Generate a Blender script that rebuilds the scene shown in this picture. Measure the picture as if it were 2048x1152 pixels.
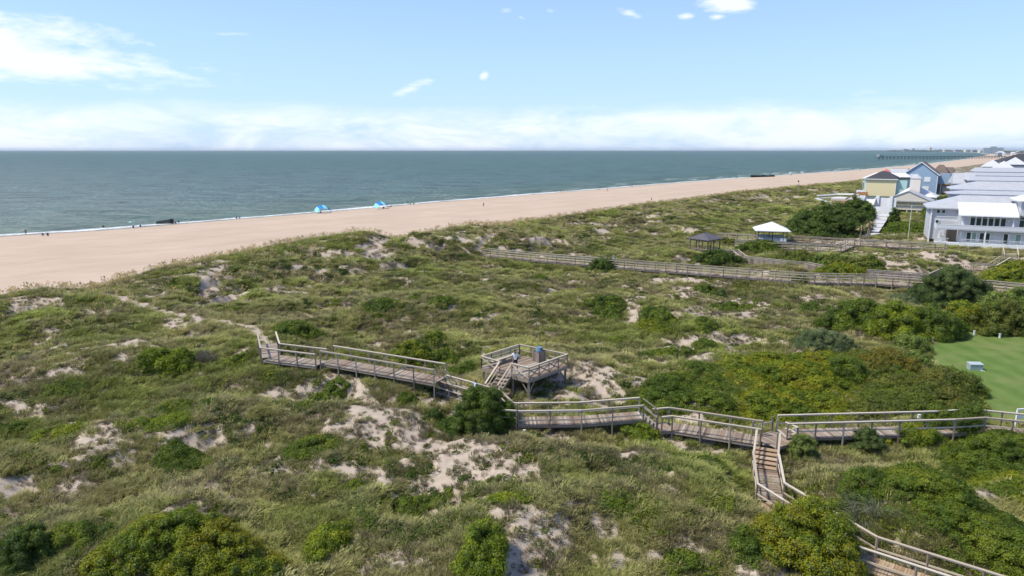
import bpy, math, random
import numpy as np
from mathutils import Vector, Matrix
R = math.radians
random.seed(7)
rng = np.random.default_rng(11)
scene = bpy.context.scene
for o in list(bpy.data.objects): bpy.data.objects.remove(o)
COL = scene.collection

# ------------------------------------------------------------------ camera
CAM_H, FPX = 26.0, 1365.0
PITCH = math.atan(276.0 / FPX)
cam_d = bpy.data.cameras.new('camera'); cam = bpy.data.objects.new('camera', cam_d); COL.objects.link(cam)
cam.location = (0, 0, CAM_H); cam.rotation_euler = (math.pi/2 - PITCH, 0, 0)
cam_d.sensor_width = 36; cam_d.lens = 36 * FPX / 2048
cam_d.clip_start = 0.5; cam_d.clip_end = 120000
scene.camera = cam
CP, SP = math.cos(PITCH), math.sin(PITCH)

def ray(px, py):
    a = (px-1024)/FPX; b = (576-py)/FPX
    return a, CP + b*SP, -SP + b*CP
def P(px, py, z):                       # the point at height z seen at a spot of the photograph
    a, b, c = ray(px, py); t = (z-CAM_H)/c
    return np.array([a*t, b*t, z])
def PY(px, py, Y):                      # the point at distance Y seen at a spot of the photograph
    a, b, c = ray(px, py); t = Y/b
    return np.array([a*t, Y, CAM_H + c*t])
def proj(X, Y, Z):
    dz = Z - CAM_H
    f = Y*CP - dz*SP; u = Y*SP + dz*CP
    f = np.where(f < 0.5, 0.5, f)
    return 1024 + X/f*FPX, 576 - u/f*FPX

# ------------------------------------------------------------------ sky and sun
SUN_EL, SUN_AZ = R(54), R(-100)          # azimuth from +Y towards +X: the sun stands to the left
world = bpy.data.worlds.new('World'); scene.world = world; world.use_nodes = True
wn, wl = world.node_tree.nodes, world.node_tree.links
wn.clear()
def W(t, **k):
    n = wn.new(t)
    for a, v in k.items():
        if a == 'inp':
            for i, x in v.items(): n.inputs[i].default_value = x
        else: setattr(n, a, v)
    return n
def wm(op, a, b=None, c=None, clamp=False):
    n = wn.new('ShaderNodeMath'); n.operation = op; n.use_clamp = clamp
    for i, x in enumerate((a, b, c)):
        if x is None: continue
        if isinstance(x, (int, float)): n.inputs[i].default_value = x
        else: wl.new(x, n.inputs[i])
    return n.outputs[0]
sky = W('ShaderNodeTexSky'); sky.sky_type = 'NISHITA'; sky.sun_disc = False
sky.sun_elevation = SUN_EL; sky.sun_rotation = SUN_AZ; sky.air_density = 1.0; sky.dust_density = 0.6; sky.ozone_density = 2.5; sky.altitude = 0
tc = W('ShaderNodeTexCoord'); sep = W('ShaderNodeSeparateXYZ'); wl.new(tc.outputs['Generated'], sep.inputs[0])
az = wm('ARCTAN2', sep.outputs[0], sep.outputs[1]); el = wm('ARCSINE', sep.outputs[2])
comb = W('ShaderNodeCombineXYZ'); wl.new(az, comb.inputs[0]); wl.new(wm('MULTIPLY', el, 3.2), comb.inputs[1])
def wnoise(scale, detail, rough, dist=0.0, off=(0, 0, 0)):
    mp = W('ShaderNodeMapping'); mp.inputs['Location'].default_value = off; wl.new(comb.outputs[0], mp.inputs[0])
    n = W('ShaderNodeTexNoise', inp={'Scale': scale, 'Detail': detail, 'Roughness': rough, 'Distortion': dist}); wl.new(mp.outputs[0], n.inputs['Vector'])
    return n.outputs['Fac']
nz = wnoise(7, 8, .62, .3); nz2 = wnoise(24, 6, .65, .2, (3, 1, 0))
def azel(px, py):
    a, b, c = ray(px, py); return math.atan2(a, b), math.asin(c/math.sqrt(a*a+b*b+c*c))
masks = []
def cloud(px, py, rx, ry, s, soft=1.0, tilt=0.0):
    a0, e0 = azel(px, py)
    da = wm('SUBTRACT', az, a0); de = wm('SUBTRACT', el, e0)
    if tilt:
        ct, st = math.cos(tilt), math.sin(tilt)
        d2 = wm('ADD', wm('MULTIPLY', da, ct), wm('MULTIPLY', de, st)); e2 = wm('SUBTRACT', wm('MULTIPLY', de, ct), wm('MULTIPLY', da, st))
        da, de = d2, e2
    q = wm('ADD', wm('POWER', wm('ABSOLUTE', wm('DIVIDE', da, rx/FPX)), 2), wm('POWER', wm('ABSOLUTE', wm('DIVIDE', de, ry/FPX)), 2))
    m = wm('MULTIPLY', wm('SUBTRACT', 1.0, wm('POWER', q, .5), clamp=True), s*1.6)
    masks.append(m)
cloud(60, 120, 330, 48, 1.0, tilt=-.04); cloud(-120, 90, 260, 70, 1.2); cloud(120, 68, 170, 34, .75); cloud(240, 150, 170, 16, .6)
cloud(300, 88, 70, 14, .35, tilt=-.3); cloud(815, 180, 70, 17, .8, tilt=.42); cloud(968, 151, 12, 14, 1.0, tilt=-1.0); cloud(1455, 10, 66, 20, 1.3, tilt=-.1); cloud(1435, 34, 24, 9, .8)
cloud(1010, 18, 26, 12, .6); cloud(1042, 34, 16, 6, .6, tilt=-.3); cloud(1262, 27, 36, 10, .6, tilt=-.3); cloud(1372, 33, 22, 8, .5); cloud(1102, 22, 14, 7, .5)
cloud(1700, 190, 70, 14, .3, tilt=.2); cloud(440, 68, 110, 7, .4)
tot = masks[0]
for m in masks[1:]: tot = wm('MAXIMUM', tot, m)
patch = wm('MULTIPLY', wm('SUBTRACT', wm('ADD', tot, wm('MULTIPLY', wm('SUBTRACT', wm('ADD', wm('MULTIPLY', nz, .5), wm('MULTIPLY', nz2, .5)), .5), 4.2)), .34), 1.1, clamp=True)
patch = wm('MULTIPLY', patch, wm('MULTIPLY', tot, 3.0, clamp=True))
# the long bank of cloud above the horizon, all round
topel = wm('ADD', R(3.75), wm('MULTIPLY', wm('SUBTRACT', wnoise(2.2, 3, .5, 0, (5, 0, 0)), .5), R(1.5)))
bank = wm('MULTIPLY', wm('SUBTRACT', wm('ADD', topel, wm('MULTIPLY', wm('SUBTRACT', nz, .5), R(1.6))), el), 1/R(1.3), clamp=True)
bank = wm('MULTIPLY', bank, wm('ADD', .42, wm('MULTIPLY', wm('SUBTRACT', wnoise(7, 8, .66, .5, (9, 4, 0)), .46), 4.2), clamp=True))
# unseen cloud above the frame, its cover raised to whiten and soften ambient light
hi = wm('MULTIPLY', wm('MULTIPLY', wm('SUBTRACT', wnoise(2.6, 8, .6, .2, (1, 7, 0)), .54), 5.0, clamp=True), wm('MULTIPLY', wm('SUBTRACT', el, R(13)), 1/R(8), clamp=True))
cmask = wm('MAXIMUM', wm('MAXIMUM', wm('MULTIPLY', patch, .85), wm('MULTIPLY', bank, .80)), wm('MULTIPLY', hi, .7))
hsv = W('ShaderNodeHueSaturation', inp={'Saturation': 1.0, 'Value': 1.0}); 
tint = W('ShaderNodeMix', data_type='RGBA', blend_type='MULTIPLY'); tint.inputs['Factor'].default_value = 1.0
wl.new(sky.outputs[0], tint.inputs['A']); tint.inputs['B'].default_value = (0.84, 0.94, 1.18, 1)
# thin veil that whitens the low sky
veil = wm('MULTIPLY', wm('SUBTRACT', 1.0, wm('DIVIDE', el, R(30)), clamp=True), .62)
vm = W('ShaderNodeMix', data_type='RGBA'); wl.new(veil, vm.inputs['Factor']); wl.new(tint.outputs['Result'], vm.inputs['A']); vm.inputs['B'].default_value = (4.2, 6.0, 8.3, 1)
cm = W('ShaderNodeMix', data_type='RGBA'); wl.new(cmask, cm.inputs['Factor']); wl.new(vm.outputs['Result'], cm.inputs['A']); cm.inputs['B'].default_value = (7.0, 7.35, 8.0, 1)
bg = W('ShaderNodeBackground', inp={'Strength': 0.112}); wl.new(cm.outputs['Result'], bg.inputs[0])
wo = W('ShaderNodeOutputWorld'); wl.new(bg.outputs[0], wo.inputs[0])

sd = bpy.data.lights.new('sun', 'SUN'); sun = bpy.data.objects.new('sun', sd); COL.objects.link(sun)
sd.energy = 3.4; sd.angle = R(5.0); sd.color = (1.0, .925, .77)
sdir = Vector((math.sin(SUN_AZ)*math.cos(SUN_EL), math.cos(SUN_AZ)*math.cos(SUN_EL), math.sin(SUN_EL)))
sun.rotation_euler = sdir.to_track_quat('Z', 'Y').to_euler()
sun.location = (0, 0, 60)
scene.view_settings.view_transform = 'Standard'; scene.view_settings.look = 'None'
scene.view_settings.exposure = 0.46; scene.view_settings.gamma = 1.0; scene.view_settings.use_curve_mapping = False

# ------------------------------------------------------------------ helpers
def tag(o, label=None, cat=None, group=None, kind=None):
    if label: o['label'] = label
    if cat: o['category'] = cat
    if group: o['group'] = group
    if kind: o['kind'] = kind
    return o
def empty(name, loc=(0, 0, 0), rz=0.0, label=None, cat=None, group=None):
    o = bpy.data.objects.new(name, None); COL.objects.link(o); o.location = loc; o.rotation_euler = (0, 0, rz)
    o.empty_display_size = .2
    return tag(o, label, cat, group)
def np_mesh(name, V, Fc, mat=None, smooth=False, attrs=None):
    V = np.asarray(V, dtype=np.float32); Fc = np.asarray(Fc, dtype=np.int32)
    me = bpy.data.meshes.new(name); n, k = Fc.shape
    me.vertices.add(len(V)); me.vertices.foreach_set('co', V.ravel())
    me.loops.add(n*k); me.loops.foreach_set('vertex_index', Fc.ravel())
    me.polygons.add(n); me.polygons.foreach_set('loop_start', np.arange(0, n*k, k, dtype=np.int32))
    me.polygons.foreach_set('loop_total', np.full(n, k, dtype=np.int32))
    if smooth: me.polygons.foreach_set('use_smooth', np.ones(n, dtype=bool))
    for an, (typ, data) in (attrs or {}).items():
        a = me.attributes.new(an, typ, 'POINT')
        a.data.foreach_set('color' if typ == 'FLOAT_COLOR' else 'value', np.asarray(data, dtype=np.float32).ravel())
    me.update(); me.validate()
    if mat: me.materials.append(mat)
    return me
def link(name, me, parent=None, loc=None):
    o = bpy.data.objects.new(name, me); COL.objects.link(o)
    if parent is not None: o.parent = parent
    if loc is not None: o.location = loc
    return o
class MB:                                # collects boxes, beams and tubes into ONE mesh
    def __init__(s): s.v, s.f = [], []
    def add(s, vs, fs):
        b = len(s.v); s.v += [tuple(map(float, q)) for q in vs]; s.f += [tuple(b+i for i in q) for q in fs]; return s
    def box(s, x0, y0, z0, x1, y1, z1):
        return s.add([(x0,y0,z0),(x1,y0,z0),(x1,y1,z0),(x0,y1,z0),(x0,y0,z1),(x1,y0,z1),(x1,y1,z1),(x0,y1,z1)],
                     [(0,3,2,1),(4,5,6,7),(0,1,5,4),(1,2,6,5),(2,3,7,6),(3,0,4,7)])
    def beam(s, a, b, w, h, up=(0, 0, 1)):            # box from a to b; w across, h along up
        a, b = Vector(a), Vector(b); d = (b-a).normalized(); u = Vector(up)
        if abs(d.dot(u)) > .99: u = Vector((0, 1, 0))
        r = d.cross(u).normalized(); u = r.cross(d).normalized()
        q = []
        for e in (a, b):
            for i, j in ((-1,-1),(1,-1),(1,1),(-1,1)): q.append(e + r*(i*w/2) + u*(j*h/2))
        return s.add(q, [(0,3,2,1),(4,5,6,7),(0,1,5,4),(1,2,6,5),(2,3,7,6),(3,0,4,7)])
    def tube(s, a, b, r0, r1=None, n=8):
        a, b = Vector(a), Vector(b); r1 = r0 if r1 is None else r1
        d = (b-a).normalized(); u = Vector((0, 0, 1)) if abs(d.z) < .9 else Vector((1, 0, 0)); x = d.cross(u).normalized(); y = d.cross(x)
        q = [e + (x*math.cos(2*math.pi*i/n)+y*math.sin(2*math.pi*i/n))*rr for e, rr in ((a, r0), (b, r1)) for i in range(n)]
        return s.add(q, [tuple(range(n-1, -1, -1)), tuple(range(n, 2*n))] + [(i, (i+1) % n, n+(i+1) % n, n+i) for i in range(n)])
    def prism(s, poly, z0, z1):
        n = len(poly)
        return s.add([(x, y, z0) for x, y in poly]+[(x, y, z1) for x, y in poly], [tuple(range(n-1, -1, -1)), tuple(range(n, 2*n))] + [(i, (i+1) % n, n+(i+1) % n, n+i) for i in range(n)])
    def mesh(s, name, mat):
        me = bpy.data.meshes.new(name); me.from_pydata(s.v, [], s.f); me.materials.append(mat); me.update(); return me
    def build(s, name, mat, parent=None, loc=None): return link(name, s.mesh(name, mat), parent, loc)

def _h(ix, iy, seed):
    n = (ix.astype(np.int64)*374761393 + iy.astype(np.int64)*668265263 + seed*974711) & 0xffffffff
    n = ((n ^ (n >> 13)) * 1274126177) & 0xffffffff
    return ((n ^ (n >> 16)) & 0xffffff) / float(0xffffff)
def vnoise(x, y, seed=0):
    x = np.asarray(x, float); y = np.asarray(y, float)
    ix, iy = np.floor(x), np.floor(y); fx, fy = x-ix, y-iy
    fx = fx*fx*(3-2*fx); fy = fy*fy*(3-2*fy)
    a, b, c, d = _h(ix, iy, seed), _h(ix+1, iy, seed), _h(ix, iy+1, seed), _h(ix+1, iy+1, seed)
    return a+(b-a)*fx+(c-a)*fy+(a-b-c+d)*fx*fy
def fbm(x, y, scale, octs=4, seed=0, gain=.5):
    s = 0; t = 0; a = 1.0
    for i in range(octs):
        th = .6*i+.3; c, q = math.cos(th), math.sin(th)
        s = s + a*vnoise((x*c-y*q)/scale+13.7*i, (x*q+y*c)/scale-7.1*i, seed+i*17); t += a; a *= gain; scale *= .5
    return s/t
def sstep(a, b, x):
    t = np.clip((x-a)/(b-a), 0, 1); return t*t*(3-2*t)

# ------------------------------------------------------------------ materials
def new_mat(name):
    m = bpy.data.materials.new(name); m.use_nodes = True; nt = m.node_tree
    for n in list(nt.nodes): nt.nodes.remove(n)
    out = nt.nodes.new('ShaderNodeOutputMaterial'); b = nt.nodes.new('ShaderNodeBsdfPrincipled'); nt.links.new(b.outputs[0], out.inputs[0])
    return m, nt, b
class NT:
    def __init__(s, nt): s.nt = nt
    def n(s, t, inp=None, **k):
        n = s.nt.nodes.new(t)
        for a, v in k.items(): setattr(n, a, v)
        for i, v in (inp or {}).items():
            if hasattr(v, 'is_linked') or isinstance(v, bpy.types.NodeSocket): s.nt.links.new(v, n.inputs[i])
            else: n.inputs[i].default_value = v
        return n
    def math(s, op, a, b=0.0, c=None, clamp=False):
        d = {0: a, 1: b}
        if c is not None: d[2] = c
        return s.n('ShaderNodeMath', d, operation=op, use_clamp=clamp).outputs[0]
    def noise(s, scale, detail=4, rough=.55, vec=None, dist=0.0):
        d = {'Scale': scale, 'Detail': detail, 'Roughness': rough, 'Distortion': dist}
        if vec is not None: d['Vector'] = vec
        return s.n('ShaderNodeTexNoise', d).outputs['Fac']
    def mix(s, f, a, b, blend='MIX'):
        c4 = lambda v: v if isinstance(v, bpy.types.NodeSocket) else (*v, 1) if len(v) == 3 else v
        return s.n('ShaderNodeMix', {'Factor': f, 'A': c4(a), 'B': c4(b)}, data_type='RGBA', blend_type=blend).outputs['Result'] if False else s._mix(f, c4(a), c4(b), blend)
    def _mix(s, f, a, b, blend):
        n = s.nt.nodes.new('ShaderNodeMix'); n.data_type = 'RGBA'; n.blend_type = blend
        for sock, v in ((n.inputs[0], f), (n.inputs[6], a), (n.inputs[7], b)):
            if isinstance(v, bpy.types.NodeSocket): s.nt.links.new(v, sock)
            else: sock.default_value = v
        return n.outputs[2]
    def ramp(s, f, stops):
        n = s.nt.nodes.new('ShaderNodeValToRGB'); s.nt.links.new(f, n.inputs[0]); e = n.color_ramp.elements
        while len(e) < len(stops): e.new(.5)
        for q, (p, c) in zip(e, stops): q.position = p; q.color = (*c, 1) if len(c) == 3 else c
        return n.outputs[0]
    def attr(s, name, typ='GEOMETRY'):
        return s.n('ShaderNodeAttribute', attribute_name=name, attribute_type=typ)
    def pos(s): return s.n('ShaderNodeNewGeometry').outputs['Position']
    def bump(s, h, strength=.4, dist=.05):
        return s.n('ShaderNodeBump', {'Strength': strength, 'Distance': dist, 'Height': h}).outputs[0]
    def maprange(s, v, a, b, c=0.0, d=1.0):
        return s.n('ShaderNodeMapRange', {0: v, 1: a, 2: b, 3: c, 4: d}).outputs[0]
def simple(name, col, rough=.6, var=.12, scale=3.0, metal=0.0, bump=0.0, bscale=30):
    m, nt, b = new_mat(name); t = NT(nt)
    n = t.noise(scale, 4, .6, t.n('ShaderNodeTexCoord').outputs['Object'])
    lo = tuple(c*(1-var) for c in col); hi = tuple(min(1, c*(1+var)) for c in col)
    nt.links.new(t.ramp(n, [(.3, lo), (.7, hi)]), b.inputs['Base Color'])
    b.inputs['Roughness'].default_value = rough; b.inputs['Metallic'].default_value = metal
    if bump: nt.links.new(t.bump(t.noise(bscale, 3), bump, .02), b.inputs['Normal'])
    return m
# ------------------------------------------------------------------ shape of the land
SHORE_PX = [(-420, 508), (-200, 490), (0, 473), (110, 466), (200, 461), (430, 442), (640, 425), (820, 409), (1000, 394), (1180, 380), (1350, 366), (1500, 355), (1600, 348), (1700, 341.5), (1800, 333), (1880, 325), (1930, 318.5), (1965, 312)]
SHORE = np.array([P(x, y, 0)[:2] for x, y in SHORE_PX])
SHORE = np.vstack([[SHORE[0]+(SHORE[0]-SHORE[1])*4], SHORE])
CREST_PX = [(-300, 640, 6.5), (-120, 612, 7), (0, 592, 6.4), (95, 578, 7.2), (190, 582, 5.8), (350, 532, 7.4), (520, 502, 7.4), (640, 480, 7.6), (730, 470, 8.8), (792, 484, 5.8), (870, 466, 7.2), (935, 456, 8.2), (985, 457, 8.0), (1050, 447, 6.8), (1180, 428, 7.4), (1290, 412, 7.5), (1400, 397, 7.0), (1490, 385, 7.0), (1600, 374, 6.5), (1700, 364.5, 6.5), (1800, 352, 6), (1900, 337, 5), (1990, 324, 5)]
CREST = np.array([np.append(P(x, y, z)[:2], z) for x, y, z in CREST_PX])
CREST = np.vstack([[CREST[0]+(CREST[0]-CREST[1])*4], CREST]); CREST[0, 2] = 6.5
CREST = np.vstack([CREST, [CREST[-1]+(CREST[-1]-CREST[-2])*8]]); CREST[-1, 2] = 5
def poly_dist(X, Y, pts):                # signed distance (positive to the right/inland), and the value along the line
    best = np.full(X.shape, 1e18); sg = np.zeros(X.shape); val = np.zeros(X.shape)
    for i in range(len(pts)-1):
        a, b = pts[i], pts[i+1]; dx, dy = b[0]-a[0], b[1]-a[1]; L2 = dx*dx+dy*dy
        t = np.clip(((X-a[0])*dx+(Y-a[1])*dy)/L2, 0, 1)
        ex, ey = X-a[0]-t*dx, Y-a[1]-t*dy; d2 = ex*ex+ey*ey
        m = d2 < best; best = np.where(m, d2, best)
        sg = np.where(m, np.sign(dy*(X-a[0])-dx*(Y-a[1])), sg)
        if pts.shape[1] > 2: val = np.where(m, a[2]+t*(b[2]-a[2]), val)
    return np.sqrt(best)*sg, val
MOUNDS = [ # photo x, y, top z, radius across, radius deep, extra height
 (60, 618, 6.0, 8, 5, .5), (230, 602, 6.0, 8, 5, .3), (400, 568, 6.0, 8, 6, .8), (560, 535, 6.0, 9, 6, .9), (640, 505, 6.5, 10, 8, 1.5), (735, 490, 7, 9, 7, 2.6), (850, 488, 6.5, 9, 8, 2.0), (960, 472, 6.5, 12, 9, 2.2),
 (1080, 455, 6, 14, 10, 1.3), (1230, 440, 6, 16, 12, 1.2), (1340, 425, 6, 16, 12, 1.2), (1010, 490, 5.5, 8, 6, 1.0), (1070, 490, 5.5, 7, 6, 1.0), (1190, 505, 5.5, 8, 5, .9), (1320, 515, 5.4, 12, 5, .8), (1385, 460, 5.5, 12, 8, 1.0),
 (1200, 600, 6, 7, 4, 1.3), (1330, 615, 6, 9, 5, 1.6), (1430, 640, 6, 8, 5, 1.2), (900, 620, 5.5, 10, 5, .8), (700, 600, 5.5, 12, 6, .9), (560, 650, 6, 6, 4, .8), (1120, 690, 5.6, 6, 4, .6), (1370, 720, 5.8, 8, 3, 1.0),
 (300, 700, 6, 9, 5, 1.0), (100, 740, 6, 9, 5, .8), (420, 800, 5.8, 6, 4, .9), (700, 800, 6.2, 6, 4, 1.3), (790, 820, 6, 5, 3, .8), (1000, 900, 5.5, 8, 3, .8), (150, 880, 6, 5, 3, .8), (600, 890, 5.8, 5, 3, .7),
 (350, 1040, 6, 6, 4, 1.2), (960, 1080, 5.8, 2.5, 2, .8), (1150, 1010, 5.6, 6, 2, .6), (1400, 950, 5.6, 5, 3, .8), (1700, 960, 5.8, 5, 3, 1.0), (1900, 1000, 5.5, 6, 3, .8), (1700, 540, 5.5, 14, 8, 1.0), (1800, 510, 5.8, 12, 8, 1.4), (1930, 525, 5.8, 12, 6, 1.2)]
MW = [(P(a, b, z)[0], P(a, b, z)[1], rx, ry, h) for a, b, z, rx, ry, h in MOUNDS]
PINS = []                                # (x, y, z, radius): places where the ground is known
def height0(X, Y):
    s, _ = poly_dist(X, Y, SHORE); t, zc = poly_dist(X, Y, CREST)
    beach = np.where(s < 0, s*.06, 2.1*(1-np.exp(-s/45.0))) + (fbm(X, Y, 14, 2, 3)-.5)*.25*sstep(5, 40, s)
    dune = sstep(-13, -1, t)
    fade = 1 - .75*sstep(500, 900, Y)
    w = np.where(t < 0, 6.5, 6.5) + (fbm(X, Y, 20, 2, 9)-.5)*5
    base = 4.5 + .5*(fbm(X, Y, 30, 2, 21)-.5)
    z = beach*(1-dune) + base*dune + (zc-4.6)*np.exp(-(t/w)**2)*dune*fade
    hum = (fbm(X, Y, 10, 4, 33)-.5)*3.3 + (.5-np.abs(fbm(X, Y, 6, 4, 55)-.5)*3.2)*(.85+1.9*np.exp(-((t-14)/8)**2)) + (fbm(X, Y, 1.6, 3, 71)-.5)*.42
    calm = 1-.85*np.exp(-((t-.5)/6.5)**2); z = z + hum*dune*sstep(-9, 2, t)*fade*calm
    for x, y, rx, ry, h in MW:
        z = z + 1.25*h*np.exp(-(((X-x)/rx)**2+((Y-y)/ry)**2))*dune*calm
    return z, s, t
def height(X, Y, full=False):
    X = np.asarray(X, float); Y = np.asarray(Y, float)
    z, s, t = height0(X, Y)
    num = np.zeros(X.shape); den = np.zeros(X.shape); mx = np.zeros(X.shape)
    for x, y, pz, r in PINS:
        w = np.exp(-((X-x)**2+(Y-y)**2)/(r*r)); num += w*pz; den += w; mx = np.maximum(mx, w)
    k = sstep(.12, .75, mx)
    micro = (fbm(X, Y, 1.6, 3, 71)-.5)*.3
    z = np.where(den > 1e-6, z*(1-k)+(num/np.maximum(den, 1e-6)+micro)*k, z)
    return (z, s, t) if full else z
def G(px, py, zg=5.0):                   # where the sight line of a photo spot meets the ground
    z = zg
    for _ in range(14):
        p = P(px, py, z); z = .5*z+.5*gz(p[0], p[1])
    return P(px, py, z)
def gz(x, y): return float(height(np.array([x]), np.array([y]))[0])

SAND_PX = [(800,840,140,70,.80),(700,770,60,20,.5),(1140,785,120,38,.95),(1215,745,90,28,.45),(960,905,290,50,.55),(1220,905,160,30,.40),(1090,1050,170,55,.55),(1040,1135,60,45,.8),(745,1125,90,40,.6),(660,1090,70,40,.4),(60,970,90,50,.55),(1250,1100,140,40,.35),(285,900,110,45,.32),(220,842,110,16,.42),(600,946,130,14,.35),
 (95,686,55,16,.5),(150,728,90,18,.36),(330,645,50,13,.35),(400,770,60,20,.32),(270,680,90,12,.3),(1400,625,140,45,.55),(1285,606,45,20,.6),(1440,690,130,36,.55),(1350,660,120,28,.25),(1180,650,60,14,.3),
 (420,545,46,28,1.0),(385,528,30,14,.6),(752,494,30,20,1.4),(600,515,110,30,.30),(320,562,70,18,.55),(520,577,90,10,.55),(665,545,50,10,.6),(440,607,70,12,.6),(828,492,26,12,.8),(860,490,46,7,.9),(975,472,24,20,.8),(900,470,50,16,.4),(560,505,50,14,.35),(700,470,30,10,.4),
 (60,606,38,12,2.2),(1330,432,140,14,.38),(1200,452,90,12,.36),(1300,427,110,10,.4),(1420,405,60,8,.5),(1530,393,60,5,.6),(1620,383,60,6,.5),(1380,457,44,11,.55),(1230,470,90,15,.32),(1020,503,90,9,.45),(1120,490,60,10,.35),(1080,482,60,7,.4),
 (1760,515,150,34,.60),(1880,540,110,24,.25),(1720,560,90,8,.5),(1560,600,90,20,.2),(1500,1085,60,45,.36),(1690,955,120,24,.5),(1930,985,80,22,.6),(1800,930,90,20,.3),(1540,1140,60,36,.6),(1380,900,180,70,.22),(1300,985,80,20,.3),(1850,470,40,14,.8),(1795,458,55,14,1.6),(1700,482,60,8,.8),(1780,462,70,14,.2),(1240,545,90,9,.3),(1340,560,60,8,.6)]
GREEN_PX = [(0,620,160,30,.7),(330,560,120,25,.6),(600,500,120,20,.6),(720,490,80,22,.8),(790,500,60,20,.8),(90,590,110,22,.6),(480,520,60,20,.5),(250,620,90,16,.4),(150,650,180,25,.4),(560,500,70,16,.5),(930,965,260,40,.35),(1500,700,160,40,.3),(900,580,260,40,.15),(1300,480,300,40,.2),(1500,440,200,30,.25)]
BROWN_PX = [(960,900,330,70,.5),(780,850,150,70,.4),(1100,1060,220,70,.4),(350,830,140,40,.15),(1400,630,160,60,.25),(850,560,160,22,.2),(900,600,160,20,.2),(1000,790,60,40,.2),(450,700,60,20,.3),(1300,905,200,50,.2),(1550,1000,100,60,.3),(700,1090,100,50,.2),(1250,1080,160,60,.25),(1350,680,150,40,.15)]
def field(px, py, lst):
    f = np.zeros(px.shape)
    for x, y, rx, ry, s in lst: f = np.maximum(f, s*np.exp(-(((px-x)/rx)**2+((py-y)/ry)**2)))
    return f
PATH_W = []
def masks_at(X, Y, Z, s, t):
    px, py = proj(X, Y, Z)
    veg = sstep(-7.5, -4.0, t + (fbm(X, Y, 5, 3, 91)-.5)*6)
    a = fbm(X*.8+Y*.25, Y*1.15, 3.4, 5, 101, .72) + .16*(fbm(X, Y, 1.3, 3, 109, .7)-.5)
    fs = field(px, py, SAND_PX)
    sand = sstep(.55, .66, a + fs*.33 + .10*(fbm(X, Y, .7, 2, 119)-.5))
    sand = np.maximum(sand, sstep(.70, .80, fbm(X, Y, 1.1, 3, 131, .6) + fs*.16)*.9)
    for pts, w in PATH_W:
        d, _ = poly_dist(X, Y, pts); sand = np.maximum(sand, 1-sstep(w*.8, w*1.35, np.abs(d)+(fbm(X, Y, 1.2, 2, 7)-.5)*1.2))
    green = np.clip(fbm(X, Y, 11, 3, 141)*1.7-.35 + field(px, py, GREEN_PX) - .5*field(px, py, BROWN_PX), 0, 1)
    brown = sstep(.44, .60, fbm(X, Y, 4.0, 4, 151, .6) + .38*field(px, py, BROWN_PX))
    return veg, sand, green, brown
# the walks stand on known ground: pins come from their own decks (set before the ground is meshed)
# ------------------------------------------------------------------ the walks, as lists of (photo x, photo y, height) along the middle of their rail tops
RH = 1.2
WALKS = {
 'A1': dict(pts=[(533, 665, 8.05), (540, 691, 8.05), (642, 703, 8.05)], w=1.7, rh=1.15, clear=.75),
 'A2': dict(pts=[(653, 696, 8.30), (879, 733, 8.25)], w=1.75, rh=1.2, clear=.85),
 'L':  dict(pts=[(880, 754.5, 6.8), (941, 771.5, 6.8), (984, 784, 6.8), (1012, 812, 6.8), (1036, 813.5, 6.8)], w=1.5, rh=1.15, clear=.5),
 'D':  dict(pts=[(1036, 813.5, 6.8), (1161, 812, 6.8), (1283, 802.5, 7.15)], w=1.6, rh=1.15, clear=.75),
 'E':  dict(pts=[(1315, 825.5, 6.35), (1342, 823, 6.35), (1524, 850, 6.35)], w=1.6, rh=1.2, clear=.95),
 'G':  dict(pts=[(1566, 838.5, 6.4), (1895, 830, 6.4), (1958, 826, 6.4), (2075, 838, 6.4)], w=1.6, rh=1.15, clear=.9),
 'F':  dict(pts=[(1532, 905, 5.75), (1542, 966, 5.45), (1588, 994, 5.45), (1739, 1084, 5.55), (2090, 1196, 5.6)], w=1.6, rh=1.25, clear=.35),
 'I':  dict(pts=[(972, 498, 6.6), (1100, 509.5, 6.95), (1232, 519.5, 6.95), (1400, 532, 6.95), (1605, 547.5, 6.95), (1751, 550.5, 7.0), (1850, 557, 7.0), (1982, 563, 7.0), (2075, 572, 7.0)], w=1.8, rh=1.2, clear=.75),
 'J1': dict(pts=[(1434, 466.5, 6.9), (1517, 470, 6.9)], w=1.8, rh=1.15, clear=.6),
 'J3': dict(pts=[(1572, 471.5, 6.9), (1696, 478, 6.9), (1800, 483, 6.9), (1893, 487, 6.9)], w=1.9, rh=1.15, clear=.8),
 'J2': dict(pts=[(1470, 481, 6.3), (1590, 487, 6.3), (1676, 491, 6.3), (1700, 481, 6.85)], w=1.8, rh=1.1, clear=.6),
 'K':  dict(pts=[(1442, 499, 6.6), (1471, 500, 6.6), (1488, 513, 5.9), (1530, 517.5, 5.9), (1577, 522.5, 5.9), (1612, 525, 5.9), (1640, 530.5, 5.9)], w=1.5, rh=1.3, clear=.2),
 'K2': dict(pts=[(1735, 540, 6.1), (1865, 549, 6.0), (1893, 537, 6.6), (1921, 538.5, 6.6)], w=1.5, rh=1.2, clear=.2),
 'K3': dict(pts=[(1945, 527, 6.6), (1985, 529, 6.6), (2012, 513, 7.4)], w=1.5, rh=1.2, clear=.2),
}
for k, wd in WALKS.items():
    wd['c'] = np.array([P(a, b, z) - np.array([0, 0, wd['rh']]) for a, b, z in wd['pts']])   # middle of the deck, world
    c = wd['c']
    for i in range(len(c)-1):
        L = np.linalg.norm(c[i+1]-c[i]); n = max(1, int(L/2.6))
        for j in range(n+(i == len(c)-2)):
            q = c[i]+(c[i+1]-c[i])*j/n
            PINS.append((q[0], q[1], q[2]-wd['clear'], 3.0 if q[1] < 90 else 4.0))
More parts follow.
